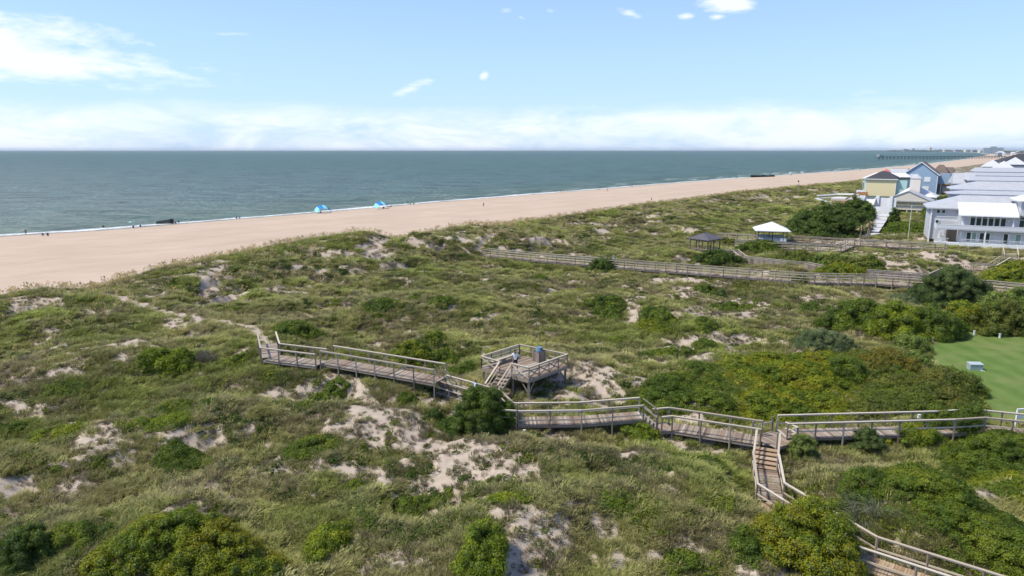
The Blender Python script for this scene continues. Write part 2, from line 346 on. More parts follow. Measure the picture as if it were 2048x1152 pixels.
# the viewing deck
PD_Z = 6.65; PR_Z = 7.7
PDC = {k: P(a, b, PR_Z) for k, (a, b) in dict(left=(963, 712), back=(1039, 688.5), right=(1135, 708), front=(1058, 735), o1=(999, 722.5), o2=(1023.5, 726.5)).items()}
cxy = sum(PDC[k][:2] for k in ('left', 'back', 'right', 'front'))/4
PINS += [(cxy[0], cxy[1], 4.8, 4.0), (*PDC['front'][:2], 4.7, 2.5), (*PDC['right'][:2], 4.8, 2.5), (*PDC['left'][:2], 5.5, 2.5), (*PDC['back'][:2], 5.6, 2.5)]
for a, b, z, r in [(1541, 480, 5.2, 7), (1411, 508, 5.0, 5), (1940, 700, 4.3, 8), (2000, 760, 4.3, 9), (1980, 690, 4.3, 7), (2060, 730, 4.3, 10), (2060, 800, 4.3, 8), (1900, 720, 4.3, 5), (2150, 700, 4.3, 14), (2150, 800, 4.3, 12), (2300, 900, 4.3, 12),
                   (1980, 500, 5.2, 12), (2100, 500, 5.2, 14), (1890, 492, 5.2, 7), (1830, 440, 5.0, 18), (1780, 420, 4.6, 14), (2000, 440, 5, 25), (2200, 470, 5, 30), (1750, 470, 4.8, 10), (1680, 410, 4.6, 16)]:
    p = P(a, b, z); PINS.append((p[0], p[1], z, r))
PTH = [P(x, y, z) for x, y, z in [(205, 588, 6.4), (245, 597, 6.3), (272, 608, 6.2), (300, 619, 6.1), (340, 627, 6.1), (378, 633, 6.1), (415, 640, 6.1), (450, 645, 6.2), (500, 656, 6.3), (512, 668, 6.4), (532, 682, 6.5)]]
PATH_W.append((np.array([q[:2] for q in PTH]), .75)); PINS += [(q[0], q[1], q[2], 3.8) for q in PTH]
for a, b, z in [(905, 812, 4.9), (875, 800, 5.4), (930, 805, 4.9)]:
    p = P(a, b, z); PINS.append((p[0], p[1], z, 2.2))

# ------------------------------------------------------------------ ground
def persp_grid(y0, y1, rows, u0, u1, cols):
    Ys = np.exp(np.linspace(math.log(y0), math.log(y1), rows)); us = np.linspace(u0, u1, cols)
    Yg, Ug = np.meshgrid(Ys, us, indexing='ij'); return Ug*Yg, Yg
def grid_faces(r, c):
    i = np.arange((r-1)*(c-1)); a = (i//(c-1))*c + i % (c-1)
    return np.stack([a, a+1, a+c+1, a+c], 1)
m_ground, nt, b = new_mat('dune_ground'); t = NT(nt)
pos = t.pos()
sandA, greenA, brownA, vegA, sdA, lawnA = (t.attr(n).outputs['Fac'] for n in ('sand', 'green', 'brown', 'veg', 'sd', 'lawn'))
n1 = t.noise(.35, 5, .6, pos); n2 = t.noise(2.2, 5, .65, pos); n3 = t.noise(9, 4, .7, pos)
sepn = t.n('ShaderNodeSeparateXYZ', {0: pos})
beach = t.ramp(t.noise(.05, 6, .6, pos), [(.3, (.49, .38, .285)), (.7, (.58, .455, .35))])
def track(c0, w, seed):
    wob = t.math('MULTIPLY', t.math('SUBTRACT', t.noise(.012, 2, .5, t.n('ShaderNodeMapping', {'Vector': pos, 'Location': (seed, seed, 0)}).outputs[0]), .5), 22)
    dd = t.math('ABSOLUTE', t.math('SUBTRACT', t.math('ADD', sdA, wob), c0)); return t.maprange(dd, w*.4, w, 1, 0)
trk = track(58, .5, 3)
for c0, sd0 in ((60.2, 3), (74, 9), (76.2, 9), (38, 17), (40.2, 17), (92, 25), (94.2, 25)): trk = t.math('MAXIMUM', trk, track(c0, .5, sd0))
beach = t.mix(t.math('MULTIPLY', trk, t.maprange(n1, .35, .6, .15, .75)), beach, (.40, .30, .225))
beach = t.mix(t.math('MULTIPLY', track(15, .8, 31), t.maprange(n2, .5, .62)), beach, (.16, .13, .09))
# raked streaks along the shore
mp = t.n('ShaderNodeMapping', {'Vector': pos, 'Rotation': (0, 0, R(-46)), 'Scale': (.02, .35, 1)})
beach = t.mix(t.maprange(t.noise(1.2, 5, .6, mp.outputs[0]), .35, .65, 0, .35), beach, (.45, .345, .26))
beach = t.mix(t.maprange(sdA, 1, 9, .55, 0), beach, (.36, .29, .22))
dsand = t.ramp(n2, [(.25, (.36, .295, .23)), (.7, (.50, .42, .34))])
litter_g = t.ramp(n3, [(.3, (.10, .10, .04)), (.5, (.18, .17, .08)), (.72, (.32, .28, .17))])
litter_b = t.ramp(n3, [(.3, (.10, .08, .055)), (.55, (.20, .165, .12)), (.75, (.36, .30, .22))])
lit = t.mix(brownA, litter_g, litter_b)
edge = t.math('ADD', sandA, t.math('MULTIPLY', t.math('SUBTRACT', n3, .5), 1.1))
edge = t.math('ADD', edge, t.math('MULTIPLY', brownA, .22)); dune = t.mix(t.maprange(edge, .36, .70), lit, dsand)
col = t.mix(vegA, beach, dune)
lawn = t.ramp(t.noise(.25, 5, .6, pos), [(.3, (.075, .155, .026)), (.5, (.115, .195, .038)), (.68, (.22, .24, .085))])
lawn = t.mix(.35, lawn, t.ramp(t.noise(14, 3, .6, pos), [(.3, (.05, .09, .02)), (.7, (.16, .20, .06))]))
mow = t.n('ShaderNodeTexWave', {'Vector': pos, 'Scale': .13, 'Distortion': 1.2, 'Detail': 3}, bands_direction='X')
lawn = t.mix(t.math('MULTIPLY', mow.outputs['Fac'], .45), lawn, (.17, .235, .065))
col = t.mix(lawnA, col, lawn)
nt.links.new(col, b.inputs['Base Color']); b.inputs['Roughness'].default_value = .92; b.inputs['Specular IOR Level'].default_value = .15
hb = t.math('ADD', t.math('MULTIPLY', n2, .7), t.math('MULTIPLY', n3, .35))
nt.links.new(t.bump(hb, .55, .12), b.inputs['Normal'])

LAWN = np.array([G(x, y, 4.3)[:2] for x, y in [(1857, 690), (1880, 668), (1940, 660), (2000, 668), (2060, 662), (2300, 690), (2400, 900), (2048, 850), (1965, 835), (1945, 780), (1900, 752), (1868, 745)]])
def inside(X, Y, poly):
    r = np.zeros(X.shape, bool); n = len(poly)
    for i in range(n):
        x1, y1 = poly[i]; x2, y2 = poly[(i+1) % n]
        if y1 == y2: continue
        c = ((y1 > Y) != (y2 > Y)) & (X < (x2-x1)*(Y-y1)/(y2-y1)+x1); r ^= c
    return r
def attrs_for(X, Y, Z, s, tt):
    veg, sand, green, brown = masks_at(X, Y, Z, s, tt)
    lw = inside(X+(fbm(X, Y, 1.6, 3, 401)-.5)*2.2, Y+(fbm(X, Y, 1.4, 3, 402)-.5)*2.2, LAWN).astype(float)
    return dict(sand=('FLOAT', sand), green=('FLOAT', green), brown=('FLOAT', brown), veg=('FLOAT', veg), sd=('FLOAT', s), lawn=('FLOAT', lw))
X, Y = persp_grid(9, 4200, 620, -1.25, 1.45, 560)
Z, s_, t_ = height(X, Y, True)
Z = np.where(s_ < -60, -3.6, Z)
at = attrs_for(X, Y, Z, s_, t_)
me = np_mesh('ground', np.stack([X.ravel(), Y.ravel(), Z.ravel()], 1), grid_faces(*X.shape), m_ground, True, {k: (a, d.ravel()) for k, (a, d) in at.items()})
tag(link('ground', me), kind='structure')
GZ = Z.copy(); _ly0, _dly, _u0, _du = math.log(9), (math.log(4200)-math.log(9))/619, -1.25, 2.7/559
def hlook(x, y):                         # quick look-up of the meshed ground
    x = np.asarray(x, float); y = np.maximum(np.asarray(y, float), 9.01)
    i = np.clip((np.log(y)-_ly0)/_dly, 0, 617.999); j = np.clip((x/y-_u0)/_du, 0, 557.999)
    a, b = i.astype(int), j.astype(int); fi, fj = i-a, j-b
    return (GZ[a, b]*(1-fj)+GZ[a, b+1]*fj)*(1-fi)+(GZ[a+1, b]*(1-fj)+GZ[a+1, b+1]*fj)*fi
def gz(x, y): return float(hlook(x, y))
# land behind and below the camera, and inland to the horizon
bx, by = np.meshgrid([-60, -30, 0, 40, 120, 400], [-200, -80, -20, 9.0], indexing='ij')
me = np_mesh('ground_behind', np.stack([bx.ravel(), by.ravel(), np.full(bx.size, 3.6)], 1), grid_faces(*bx.shape), m_ground, True,
             {'sand': ('FLOAT', np.zeros(bx.size)), 'green': ('FLOAT', np.full(bx.size, .6)), 'brown': ('FLOAT', np.zeros(bx.size)), 'veg': ('FLOAT', np.ones(bx.size)), 'sd': ('FLOAT', np.full(bx.size, 200.)), 'lawn': ('FLOAT', np.zeros(bx.size))})
tag(link('ground_behind', me), kind='structure')

# ------------------------------------------------------------------ sea
m_sea, nt, b = new_mat('sea_water'); t = NT(nt); pos = t.pos(); sdA = t.attr('sd').outputs['Fac']
mp = t.n('ShaderNodeMapping', {'Vector': pos, 'Rotation': (0, 0, R(-40)), 'Scale': (.45, 1.0, 1)}).outputs[0]
w1 = t.noise(.075, 8, .66, mp, .8); w2 = t.noise(.7, 5, .6, mp, .4); w3 = t.noise(.022, 5, .6, mp)
deep = t.ramp(w3, [(.3, (.070, .138, .130)), (.7, (.10, .175, .158))])
deep = t.mix(t.maprange(w1, .48, .62, 0, .85), deep, (.024, .058, .054))
shal = t.mix(t.maprange(w1, .45, .62, 0, .8), (.085, .155, .11), (.030, .066, .046))
colw = t.mix(t.maprange(sdA, -110, -3, 0, 1), deep, shal)
dif = nt.nodes.new('ShaderNodeBsdfDiffuse'); glo = nt.nodes.new('ShaderNodeBsdfGlossy'); glo.inputs['Roughness'].default_value = .28; wmx = nt.nodes.new('ShaderNodeMixShader'); wmx.inputs[0].default_value = .18; nt.links.new(colw, dif.inputs[0]); nt.links.new(dif.outputs[0], wmx.inputs[1]); nt.links.new(glo.outputs[0], wmx.inputs[2]); nt.links.new(wmx.outputs[0], [n for n in nt.nodes if n.type == 'OUTPUT_MATERIAL'][0].inputs[0]); b.inputs['IOR'].default_value = 1.33; b.inputs['Specular IOR Level'].default_value = .35
hw = t.math('ADD', t.math('MULTIPLY', w1, 2.2), t.math('MULTIPLY', w2, .6))
bw = t.bump(hw, 1.0, 2.0); nt.links.new(bw, dif.inputs['Normal']); nt.links.new(bw, glo.inputs['Normal'])
X, Y = persp_grid(20, 40000, 240, -1.9, 1.9, 120)
sd, _ = poly_dist(X, Y, SHORE)
me = np_mesh('sea', np.stack([X.ravel(), Y.ravel(), np.zeros(X.size)], 1), grid_faces(*X.shape), m_sea, True, {'sd': ('FLOAT', sd.ravel())})
tag(link('sea', me), kind='structure')
# foam of the breaking waves along the water's edge
m_foam, nt, b = new_mat('sea_foam'); t = NT(nt)
b.inputs['Base Color'].default_value = (.82, .85, .85, 1); b.inputs['Roughness'].default_value = .8
sdf = t.attr('sd').outputs['Fac']; al = t.attr('along').outputs['Fac']
vec = t.n('ShaderNodeCombineXYZ', {0: al, 1: t.math('MULTIPLY', sdf, 3.0)}).outputs[0]
nf = t.noise(.035, 6, .6, vec, .8); nf2 = t.noise(.5, 5, .7, vec)
edge = t.maprange(t.math('ABSOLUTE', t.math('ADD', sdf, t.math('ADD', 2.2, t.math('MULTIPLY', t.math('SUBTRACT', nf, .5), 11)))), .8, 3.2, 1, 0)
line = t.math('MULTIPLY', t.maprange(nf, .56, .60), t.maprange(nf2, .40, .52))
off = t.maprange(t.attr('far').outputs['Fac'], 0, 1, .0, .9)
line = t.math('MULTIPLY', line, t.math('MULTIPLY', off, t.maprange(sdf, -52, -30)))
a = t.math('MAXIMUM', t.math('MULTIPLY', edge, t.maprange(nf2, .34, .52)), line, clamp=True)
a = t.math('MULTIPLY', a, t.maprange(sdf, .2, 1.2, 1, 0), clamp=True)
tr = nt.nodes.new('ShaderNodeBsdfTransparent'); mx = nt.nodes.new('ShaderNodeMixShader')
nt.links.new(a, mx.inputs[0]); nt.links.new(tr.outputs[0], mx.inputs[1]); nt.links.new(b.outputs[0], mx.inputs[2])
nt.links.new(mx.outputs[0], [n for n in nt.nodes if n.type == 'OUTPUT_MATERIAL'][0].inputs[0])
pts = []; 
for i in range(1, len(SHORE)-1):
    L = np.linalg.norm(SHORE[i+1]-SHORE[i]); n = max(2, int(L/max(3, SHORE[i][1]*.012)))
    for j in range(n): pts.append(SHORE[i]+(SHORE[i+1]-SHORE[i])*j/n)
pts.append(SHORE[-1]); pts = np.array(pts)
for _ in range(6): pts[1:-1] = (pts[:-2]+2*pts[1:-1]+pts[2:])/4
d = np.gradient(pts, axis=0); d /= np.linalg.norm(d, axis=1)[:, None]; nrm = np.stack([d[:, 1], -d[:, 0]], 1)
al = np.concatenate([[0], np.cumsum(np.linalg.norm(np.diff(pts, axis=0), axis=1))])
ss = np.array([-55, -45, -35, -26, -19, -14, -10, -7, -5, -3, -1.5, 0, 1.5, 3.0])
V = []; A1 = []; A2 = []; A3 = []
for i in range(len(pts)):
    for q in ss:
        x, y = pts[i]+nrm[i]*q
        V.append((x, y, .05+max(0, q*.047)+.10*math.exp(-((q+4)/4)**2))); A1.append(q); A2.append(al[i]); A3.append(min(1, max(0, (pts[i][1]-260)/500)))
me = np_mesh('surf', V, grid_faces(len(pts), len(ss)), m_foam, True, {'sd': ('FLOAT', A1), 'along': ('FLOAT', A2), 'far': ('FLOAT', A3)})
tag(link('surf', me), kind='stuff')
# ------------------------------------------------------------------ grass, scrub and creepers: tufts set out over the dunes
def leaf_material(name, rough=.6, src=('col', 'GEOMETRY'), var=.3):
    m, nt, b = new_mat(name); t = NT(nt)
    c = t.attr(src[0], src[1]).outputs['Color']
    if src[1] == 'INSTANCER':
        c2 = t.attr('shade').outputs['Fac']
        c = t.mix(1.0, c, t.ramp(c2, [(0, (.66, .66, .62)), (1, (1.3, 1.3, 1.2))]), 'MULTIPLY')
    nt.links.new(c, b.inputs['Base Color'])
    b.inputs['Roughness'].default_value = rough; b.inputs['Specular IOR Level'].default_value = .25
    tl = nt.nodes.new('ShaderNodeBsdfTranslucent'); nt.links.new(c, tl.inputs[0]); mx = nt.nodes.new('ShaderNodeMixShader'); mx.inputs[0].default_value = .36
    nt.links.new(b.outputs[0], mx.inputs[1]); nt.links.new(tl.outputs[0], mx.inputs[2])
    nt.links.new(mx.outputs[0], [n for n in nt.nodes if n.type == 'OUTPUT_MATERIAL'][0].inputs[0])
    return m
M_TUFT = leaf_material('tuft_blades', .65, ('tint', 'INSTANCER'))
def blades(n, rad, h, w, lean, seed, droop=.35, wind=(.12, 0)):
    r = np.random.default_rng(seed); V = []; Fq = []; sh = []
    for i in range(n):
        a = r.uniform(0, 2*math.pi); q = rad*math.sqrt(r.uniform()); x, y = q*math.cos(a), q*math.sin(a)
        L = h*r.uniform(.55, 1.15); a2 = a + r.normal()*.7; ln = lean*r.uniform(.3, 1.3)
        dx, dy = math.cos(a2)*ln + wind[0], math.sin(a2)*ln + wind[1]
        px, py = -math.sin(a2+r.normal()*.6), math.cos(a2+r.normal()*.6); ww = w*r.uniform(.6, 1.3)
        b = len(V); s = r.uniform()
        V += [(x-px*ww, y-py*ww, -.03), (x+px*ww, y+py*ww, -.03), (x+dx*L*.5+px*ww*.8, y+dy*L*.5+py*ww*.8, L*.62), (x+dx*L*.5-px*ww*.8, y+dy*L*.5-py*ww*.8, L*.62),
              (x+dx*L*1.3+px*ww*.15, y+dy*L*1.3+py*ww*.15, L*(1-droop*ln)), (x+dx*L*1.3-px*ww*.15, y+dy*L*1.3-py*ww*.15, L*(1-droop*ln))]
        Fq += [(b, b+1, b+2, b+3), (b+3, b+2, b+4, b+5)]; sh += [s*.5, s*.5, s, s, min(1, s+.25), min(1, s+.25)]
    return V, Fq, sh
def leafballs(n, rad, h, ls, seed, thin=1.0):
    r = np.random.default_rng(seed)
    a = r.uniform(0, 2*math.pi, n); ct = r.uniform(-.1, 1, n); st = np.sqrt(np.clip(1-ct**2, 0, 1)); k = r.uniform(.55, 1.05, n)
    C = np.stack([np.cos(a)*st*rad*k, np.sin(a)*st*rad*k, ct*h*k], 1)
    N = C/np.array([rad, rad, h])+r.normal(size=(n, 3))*.55+np.array([0, 0, .3]); N /= np.linalg.norm(N, axis=1)[:, None]
    V, Fq = quads(C, N, ls*r.uniform(.6, 1.4, n), r, thin)
    return V, Fq, np.repeat(r.uniform(0, 1, n), 4)
def quads(C, N, L, r, thin=1.0):
    T = r.normal(size=C.shape); T -= N*(T*N).sum(1)[:, None]; T /= np.linalg.norm(T, axis=1)[:, None]; B = np.cross(N, T)
    a = T*L[:, None]; b = B*(L*.62*thin)[:, None]
    V = np.stack([C-a, C-b*.9-a*.1, C+a, C+b*.9-a*.1], 1).reshape(-1, 3)
    return V, np.arange(len(C)*4).reshape(-1, 4)
def proto(name, V, Fq, sh): return bpy.data.objects.new(name, np_mesh(name, V, Fq, M_TUFT, False, {'shade': ('FLOAT', sh)}))
PR = {
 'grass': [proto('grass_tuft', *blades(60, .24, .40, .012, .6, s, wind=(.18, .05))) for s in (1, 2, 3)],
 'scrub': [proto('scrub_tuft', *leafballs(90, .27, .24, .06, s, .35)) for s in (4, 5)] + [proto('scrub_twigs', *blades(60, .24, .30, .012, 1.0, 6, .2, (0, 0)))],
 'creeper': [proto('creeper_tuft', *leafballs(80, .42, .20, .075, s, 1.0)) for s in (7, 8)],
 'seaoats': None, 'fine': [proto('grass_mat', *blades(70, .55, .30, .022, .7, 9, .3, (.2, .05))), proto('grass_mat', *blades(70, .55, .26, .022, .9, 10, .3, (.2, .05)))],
}
def seaoat(seed):
    r = np.random.default_rng(seed); V, Fq, sh = blades(22, .25, .55, .014, .6, seed, .4, (.2, .05)); V = list(V); Fq = list(Fq); sh = [x*.5 for x in sh]
    for i in range(7):
        x, y = r.normal(size=2)*.18; L = r.uniform(.9, 1.35); dx, dy = .16+r.normal()*.08, r.normal()*.08; b = len(V); w = .011
        V += [(x-w, y, 0), (x+w, y, 0), (x+dx*L+w, y+dy*L, L), (x+dx*L-w, y+dy*L, L)]; Fq.append((b, b+1, b+2, b+3)); sh += [1]*4
        hx, hy, hz = x+dx*L, y+dy*L, L; b = len(V); w = .05
        V += [(hx-.02, hy, hz-.06), (hx+w, hy, hz+.02), (hx+.16, hy+.02, hz+.20), (hx+.03, hy, hz+.16)]; Fq.append((b, b+1, b+2, b+3)); sh += [1]*4
        b = len(V); V += [(hx, hy-.02, hz-.06), (hx+.05, hy+w, hz+.03), (hx+.16, hy, hz+.20), (hx+.03, hy-w, hz+.12)]; Fq.append((b, b+1, b+2, b+3)); sh += [1]*4
    return V, Fq, sh
PR['seaoats'] = [proto('sea_oats_tuft', *seaoat(s)) for s in (21, 22)]
def scatter(name, XYZ, scl, tint, protos, seed):
    n = len(XYZ); r = np.random.default_rng(seed)
    me = bpy.data.meshes.new(name); me.vertices.add(n); me.vertices.foreach_set('co', XYZ.astype(np.float32).ravel())
    for an, ty, d, key in (('scl', 'FLOAT_VECTOR', scl, 'vector'), ('rot', 'FLOAT_VECTOR', np.stack([r.normal(size=n)*.15, r.normal(size=n)*.15, r.uniform(-.9, .9, n)+np.where(r.uniform(size=n) < .3, 3.1, 0)], 1), 'vector'), ('tint', 'FLOAT_COLOR', tint, 'color')):
        a = me.attributes.new(an, ty, 'POINT'); a.data.foreach_set(key, d.astype(np.float32).ravel())
    a = me.attributes.new('pick', 'INT', 'POINT'); a.data.foreach_set('value', r.integers(0, len(protos), n).astype(np.int32))
    o = tag(link(name, me), kind='stuff')
    g = bpy.data.node_groups.new(name, 'GeometryNodeTree'); g.interface.new_socket('Geometry', in_out='INPUT', socket_type='NodeSocketGeometry'); g.interface.new_socket('Geometry', in_out='OUTPUT', socket_type='NodeSocketGeometry')
    N = g.nodes.new; L = g.links.new; gi = N('NodeGroupInput'); go = N('NodeGroupOutput')
    j = N('GeometryNodeJoinGeometry')
    for p in reversed(protos):
        oi = N('GeometryNodeObjectInfo'); oi.inputs['Object'].default_value = p; oi.inputs['As Instance'].default_value = True; L(oi.outputs['Geometry'], j.inputs[0])
    m2p = N('GeometryNodeMeshToPoints'); L(gi.outputs[0], m2p.inputs[0])
    ip = N('GeometryNodeInstanceOnPoints'); L(m2p.outputs[0], ip.inputs['Points']); L(j.outputs[0], ip.inputs['Instance']); ip.inputs['Pick Instance'].default_value = True
    def na(nm, ty):
        q = N('GeometryNodeInputNamedAttribute'); q.data_type = ty; q.inputs['Name'].default_value = nm; return [s for s in q.outputs if s.enabled and s.name == 'Attribute'][0]
    L(na('pick', 'INT'), ip.inputs['Instance Index']); L(na('scl', 'FLOAT_VECTOR'), ip.inputs['Scale'])
    e2r = N('FunctionNodeEulerToRotation'); L(na('rot', 'FLOAT_VECTOR'), e2r.inputs[0]); L(e2r.outputs[0], ip.inputs['Rotation'])
    L(ip.outputs[0], go.inputs[0])
    md = o.modifiers.new('scatter', 'NODES'); md.node_group = g
    return o
def lerp(a, b, t): a = np.asarray(a, float); b = np.asarray(b, float); return a+(b-a)*t[:, None]
BARE = []      # (x, y, r): places kept clear (decks, houses)
def sample(n, y0, y1, pw, u0=-1.02, u1=1.2, seed=0):
    r = np.random.default_rng(seed)
    q = 2-pw; Yv = (y0**q+(y1**q-y0**q)*r.uniform(size=n))**(1/q)          # density per m2 ~ Y^-pw
    Xv = Yv*r.uniform(u0, u1, n); Z, s, tt = height(Xv, Yv, True)
    veg, sand, green, brown = masks_at(Xv, Yv, Z, s, tt); lw = inside(Xv, Yv, LAWN)
    bare = np.zeros(n, bool)
    for x, y, rr in BARE: bare |= (Xv-x)**2+(Yv-y)**2 < rr*rr
    return Xv, Yv, Z, s, tt, veg*(~lw)*(~bare), sand, green, brown, r
for x, y, rr in [(1795, 459, 8), (1980, 470, 16), (2100, 470, 20), (1780, 400, 12)]:
    p = P(x, y, 5); BARE.append((p[0], p[1], rr))
def grass_tint(X, Y, green, brown, r):
    v = fbm(X, Y, 7, 3, 201); base = lerp((.40, .37, .165), (.29, .325, .085), green)
    base = lerp(base[0], (.23, .20, .13), np.zeros(1)) if False else base*(1-brown[:, None]*.55)+np.array((.30, .25, .16))*brown[:, None]*.55
    base = base*(.62+.8*v)[:, None]*r.uniform(.75, 1.25, len(X))[:, None]
    return np.concatenate([base, np.ones((len(X), 1))], 1)
def sz(Y, r, k=1.0): return k*r.uniform(.7, 1.35, len(Y))*(1+np.clip((Y-45)/110, 0, 3.2))
def s3(s, h=None): return np.stack([s, s, np.minimum(s, 1.0+s*.22) if h is None else h], 1)
# dune grass
X, Y, Z, s, tt, veg, sand, green, brown, r = sample(330000, 22, 520, 1.35, seed=1)
keep = r.uniform(size=len(X)) < veg*(1-.95*sand)*(1-.6*brown)*(.22+.78*sstep(.38, .54, fbm(X, Y, 2.3, 4, 211, .6)+.12*green))
X, Y, Z, green, brown = (a[keep] for a in (X, Y, Z, green, brown))
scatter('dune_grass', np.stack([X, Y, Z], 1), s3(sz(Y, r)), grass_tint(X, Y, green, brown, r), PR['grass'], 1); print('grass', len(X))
X, Y, Z, s, tt, veg, sand, green, brown, r = sample(150000, 22, 520, 1.35, seed=2)
keep = r.uniform(size=len(X)) < veg*np.where(sand > .5, .02, 1)*(.25+.75*green)
X, Y, Z, green, brown = (a[keep] for a in (X, Y, Z, green, brown))
tn = grass_tint(X, Y, green, brown*.5, r); tn[:, :3] *= 1.12
scatter('dune_grass', np.stack([X, Y, Z], 1), s3(sz(Y, r, .9)), tn, PR['fine'], 2); print('fine', len(X))
# dry brown scrub
X, Y, Z, s, tt, veg, sand, green, brown, r = sample(200000, 22, 420, 1.35, seed=3)
keep = r.uniform(size=len(X)) < veg*(.10+.90*brown)*(1-.75*sand)*(.25+.75*sstep(.42, .56, fbm(X, Y, 1.3, 2, 241)))
X, Y, Z, green, brown = (a[keep] for a in (X, Y, Z, green, brown))
q = r.uniform(size=len(X)); tn = lerp((.10, .08, .058), (.30, .245, .175), q); tn[q < .25] = (.11, .12, .045)
tn = np.concatenate([tn*r.uniform(.8, 1.2, (len(X), 1)), np.ones((len(X), 1))], 1)
scatter('dry_scrub', np.stack([X, Y, Z], 1), s3(sz(Y, r, .85)), tn, PR['scrub'], 3); print('scrub', len(X))
# small dry clumps scattered over the bare sand
X, Y, Z, s, tt, veg, sand, green, brown, r = sample(150000, 22, 260, 1.35, seed=13)
keep = r.uniform(size=len(X)) < veg*sstep(.2, .6, sand)*(.10+.90*sstep(.44, .58, fbm(X, Y, .9, 3, 247, .6)))*.9
for pts, w in PATH_W: keep &= np.abs(poly_dist(X, Y, pts)[0]) > w*1.3
X, Y, Z, green, brown = (a[keep] for a in (X, Y, Z, green, brown))
q = r.uniform(size=len(X)); tn = lerp((.12, .095, .065), (.26, .22, .15), q); tn[q < .35] = (.15, .155, .06)
scatter('dry_scrub', np.stack([X, Y, Z], 1), s3(sz(Y, r, .62)), np.concatenate([tn*r.uniform(.8, 1.2, (len(X), 1)), np.ones((len(X), 1))], 1), PR['scrub']+PR['grass'][:1], 13); print('sand clumps', len(X))
# green creepers in patches
X, Y, Z, s, tt, veg, sand, green, brown, r = sample(200000, 22, 420, 1.35, seed=4)
pat = sstep(.51, .58, fbm(X, Y*1.5, 3.8, 4, 221, .55)+.03*green)
keep = r.uniform(size=len(X)) < veg*pat*np.where(sand > .5, .1, 1)
X, Y, Z, pat = (a[keep] for a in (X, Y, Z, pat))
v = fbm(X, Y, 6, 2, 231); tn = lerp((.065, .11, .016), (.15, .19, .018), sstep(.42, .62, v)); tn = np.concatenate([tn*r.uniform(.7, 1.25, (len(X), 1)), np.ones((len(X), 1))], 1)
scatter('creepers', np.stack([X, Y, Z+.03], 1), s3(sz(Y, r, .85)), tn, PR['creeper'], 4); print('creeper', len(X))
# sea oats along the crest of the front dune
X, Y, Z, s, tt, veg, sand, green, brown, r = sample(420000, 60, 520, 1.0, u1=.75, seed=5)
keep = (r.uniform(size=len(X)) < np.exp(-((tt+2.5)/3.0)**2)*.26+.03*np.exp(-((tt-9)/9)**2)) & (tt > -8.5)
X, Y, Z = (a[keep] for a in (X, Y, Z)); tn = lerp((.40, .32, .17), (.52, .42, .25), r.uniform(size=len(X))); tn = np.concatenate([tn, np.ones((len(X), 1))], 1)
ss_ = r.uniform(.7, 1.15, len(X))
scatter('sea_oats', np.stack([X, Y, Z], 1), np.stack([ss_*(1+Y/300), ss_*(1+Y/300), ss_*.9], 1), tn, PR['seaoats'], 5); print('oats', len(X))
# ------------------------------------------------------------------ shrubs
M_LEAF = leaf_material('shrub_leaves')
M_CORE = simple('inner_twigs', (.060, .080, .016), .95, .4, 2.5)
M_BARK = simple('grey_bark', (.17, .14, .11), .9, .3, 6)
PAL = {'yellow': [((.165, .225, .014), 4), ((.285, .305, .016), 4), ((.27, .25, .018), 2), ((.10, .155, .012), 2)],
       'rust':   [((.20, .17, .02), 5), ((.29, .20, .025), 3), ((.24, .22, .02), 3), ((.11, .12, .014), 2)],
       'green':  [((.10, .16, .014), 5), ((.165, .22, .018), 3), ((.20, .24, .02), 3), ((.06, .10, .010), 2)],
       'bright': [((.17, .23, .014), 4), ((.26, .32, .018), 4), ((.32, .34, .022), 2), ((.09, .14, .012), 2)],
       'dark':   [((.065, .115, .013), 5), ((.11, .17, .018), 3), ((.13, .18, .02), 3), ((.038, .07, .010), 2)],
       'cedar':  [((.07, .12, .030), 5), ((.11, .165, .04), 3), ((.13, .18, .05), 3), ((.042, .075, .02), 2)],
       'olive':  [((.14, .19, .020), 5), ((.18, .20, .03), 3), ((.22, .21, .04), 3), ((.085, .10, .022), 2)],
       'blue':   [((.13, .185, .075), 5), ((.20, .25, .12), 2), ((.22, .27, .13), 2), ((.075, .115, .045), 3)],
       'mint':   [((.17, .24, .045), 5), ((.24, .30, .06), 3), ((.26, .32, .07), 3), ((.10, .15, .025), 2)]}
ICO = None
def ico():
    global ICO
    if ICO is None:
        p = (1+5**.5)/2; v = np.array([(-1,p,0),(1,p,0),(-1,-p,0),(1,-p,0),(0,-1,p),(0,1,p),(0,-1,-p),(0,1,-p),(p,0,-1),(p,0,1),(-p,0,-1),(-p,0,1)], float); v /= np.linalg.norm(v[0])
        f = [(0,11,5),(0,5,1),(0,1,7),(0,7,10),(0,10,11),(1,5,9),(5,11,4),(11,10,2),(10,7,6),(7,1,8),(3,9,4),(3,4,2),(3,2,6),(3,6,8),(3,8,9),(4,9,5),(2,4,11),(6,2,10),(8,6,7),(9,8,1)]
        ICO = (v, np.array(f))
    return ICO
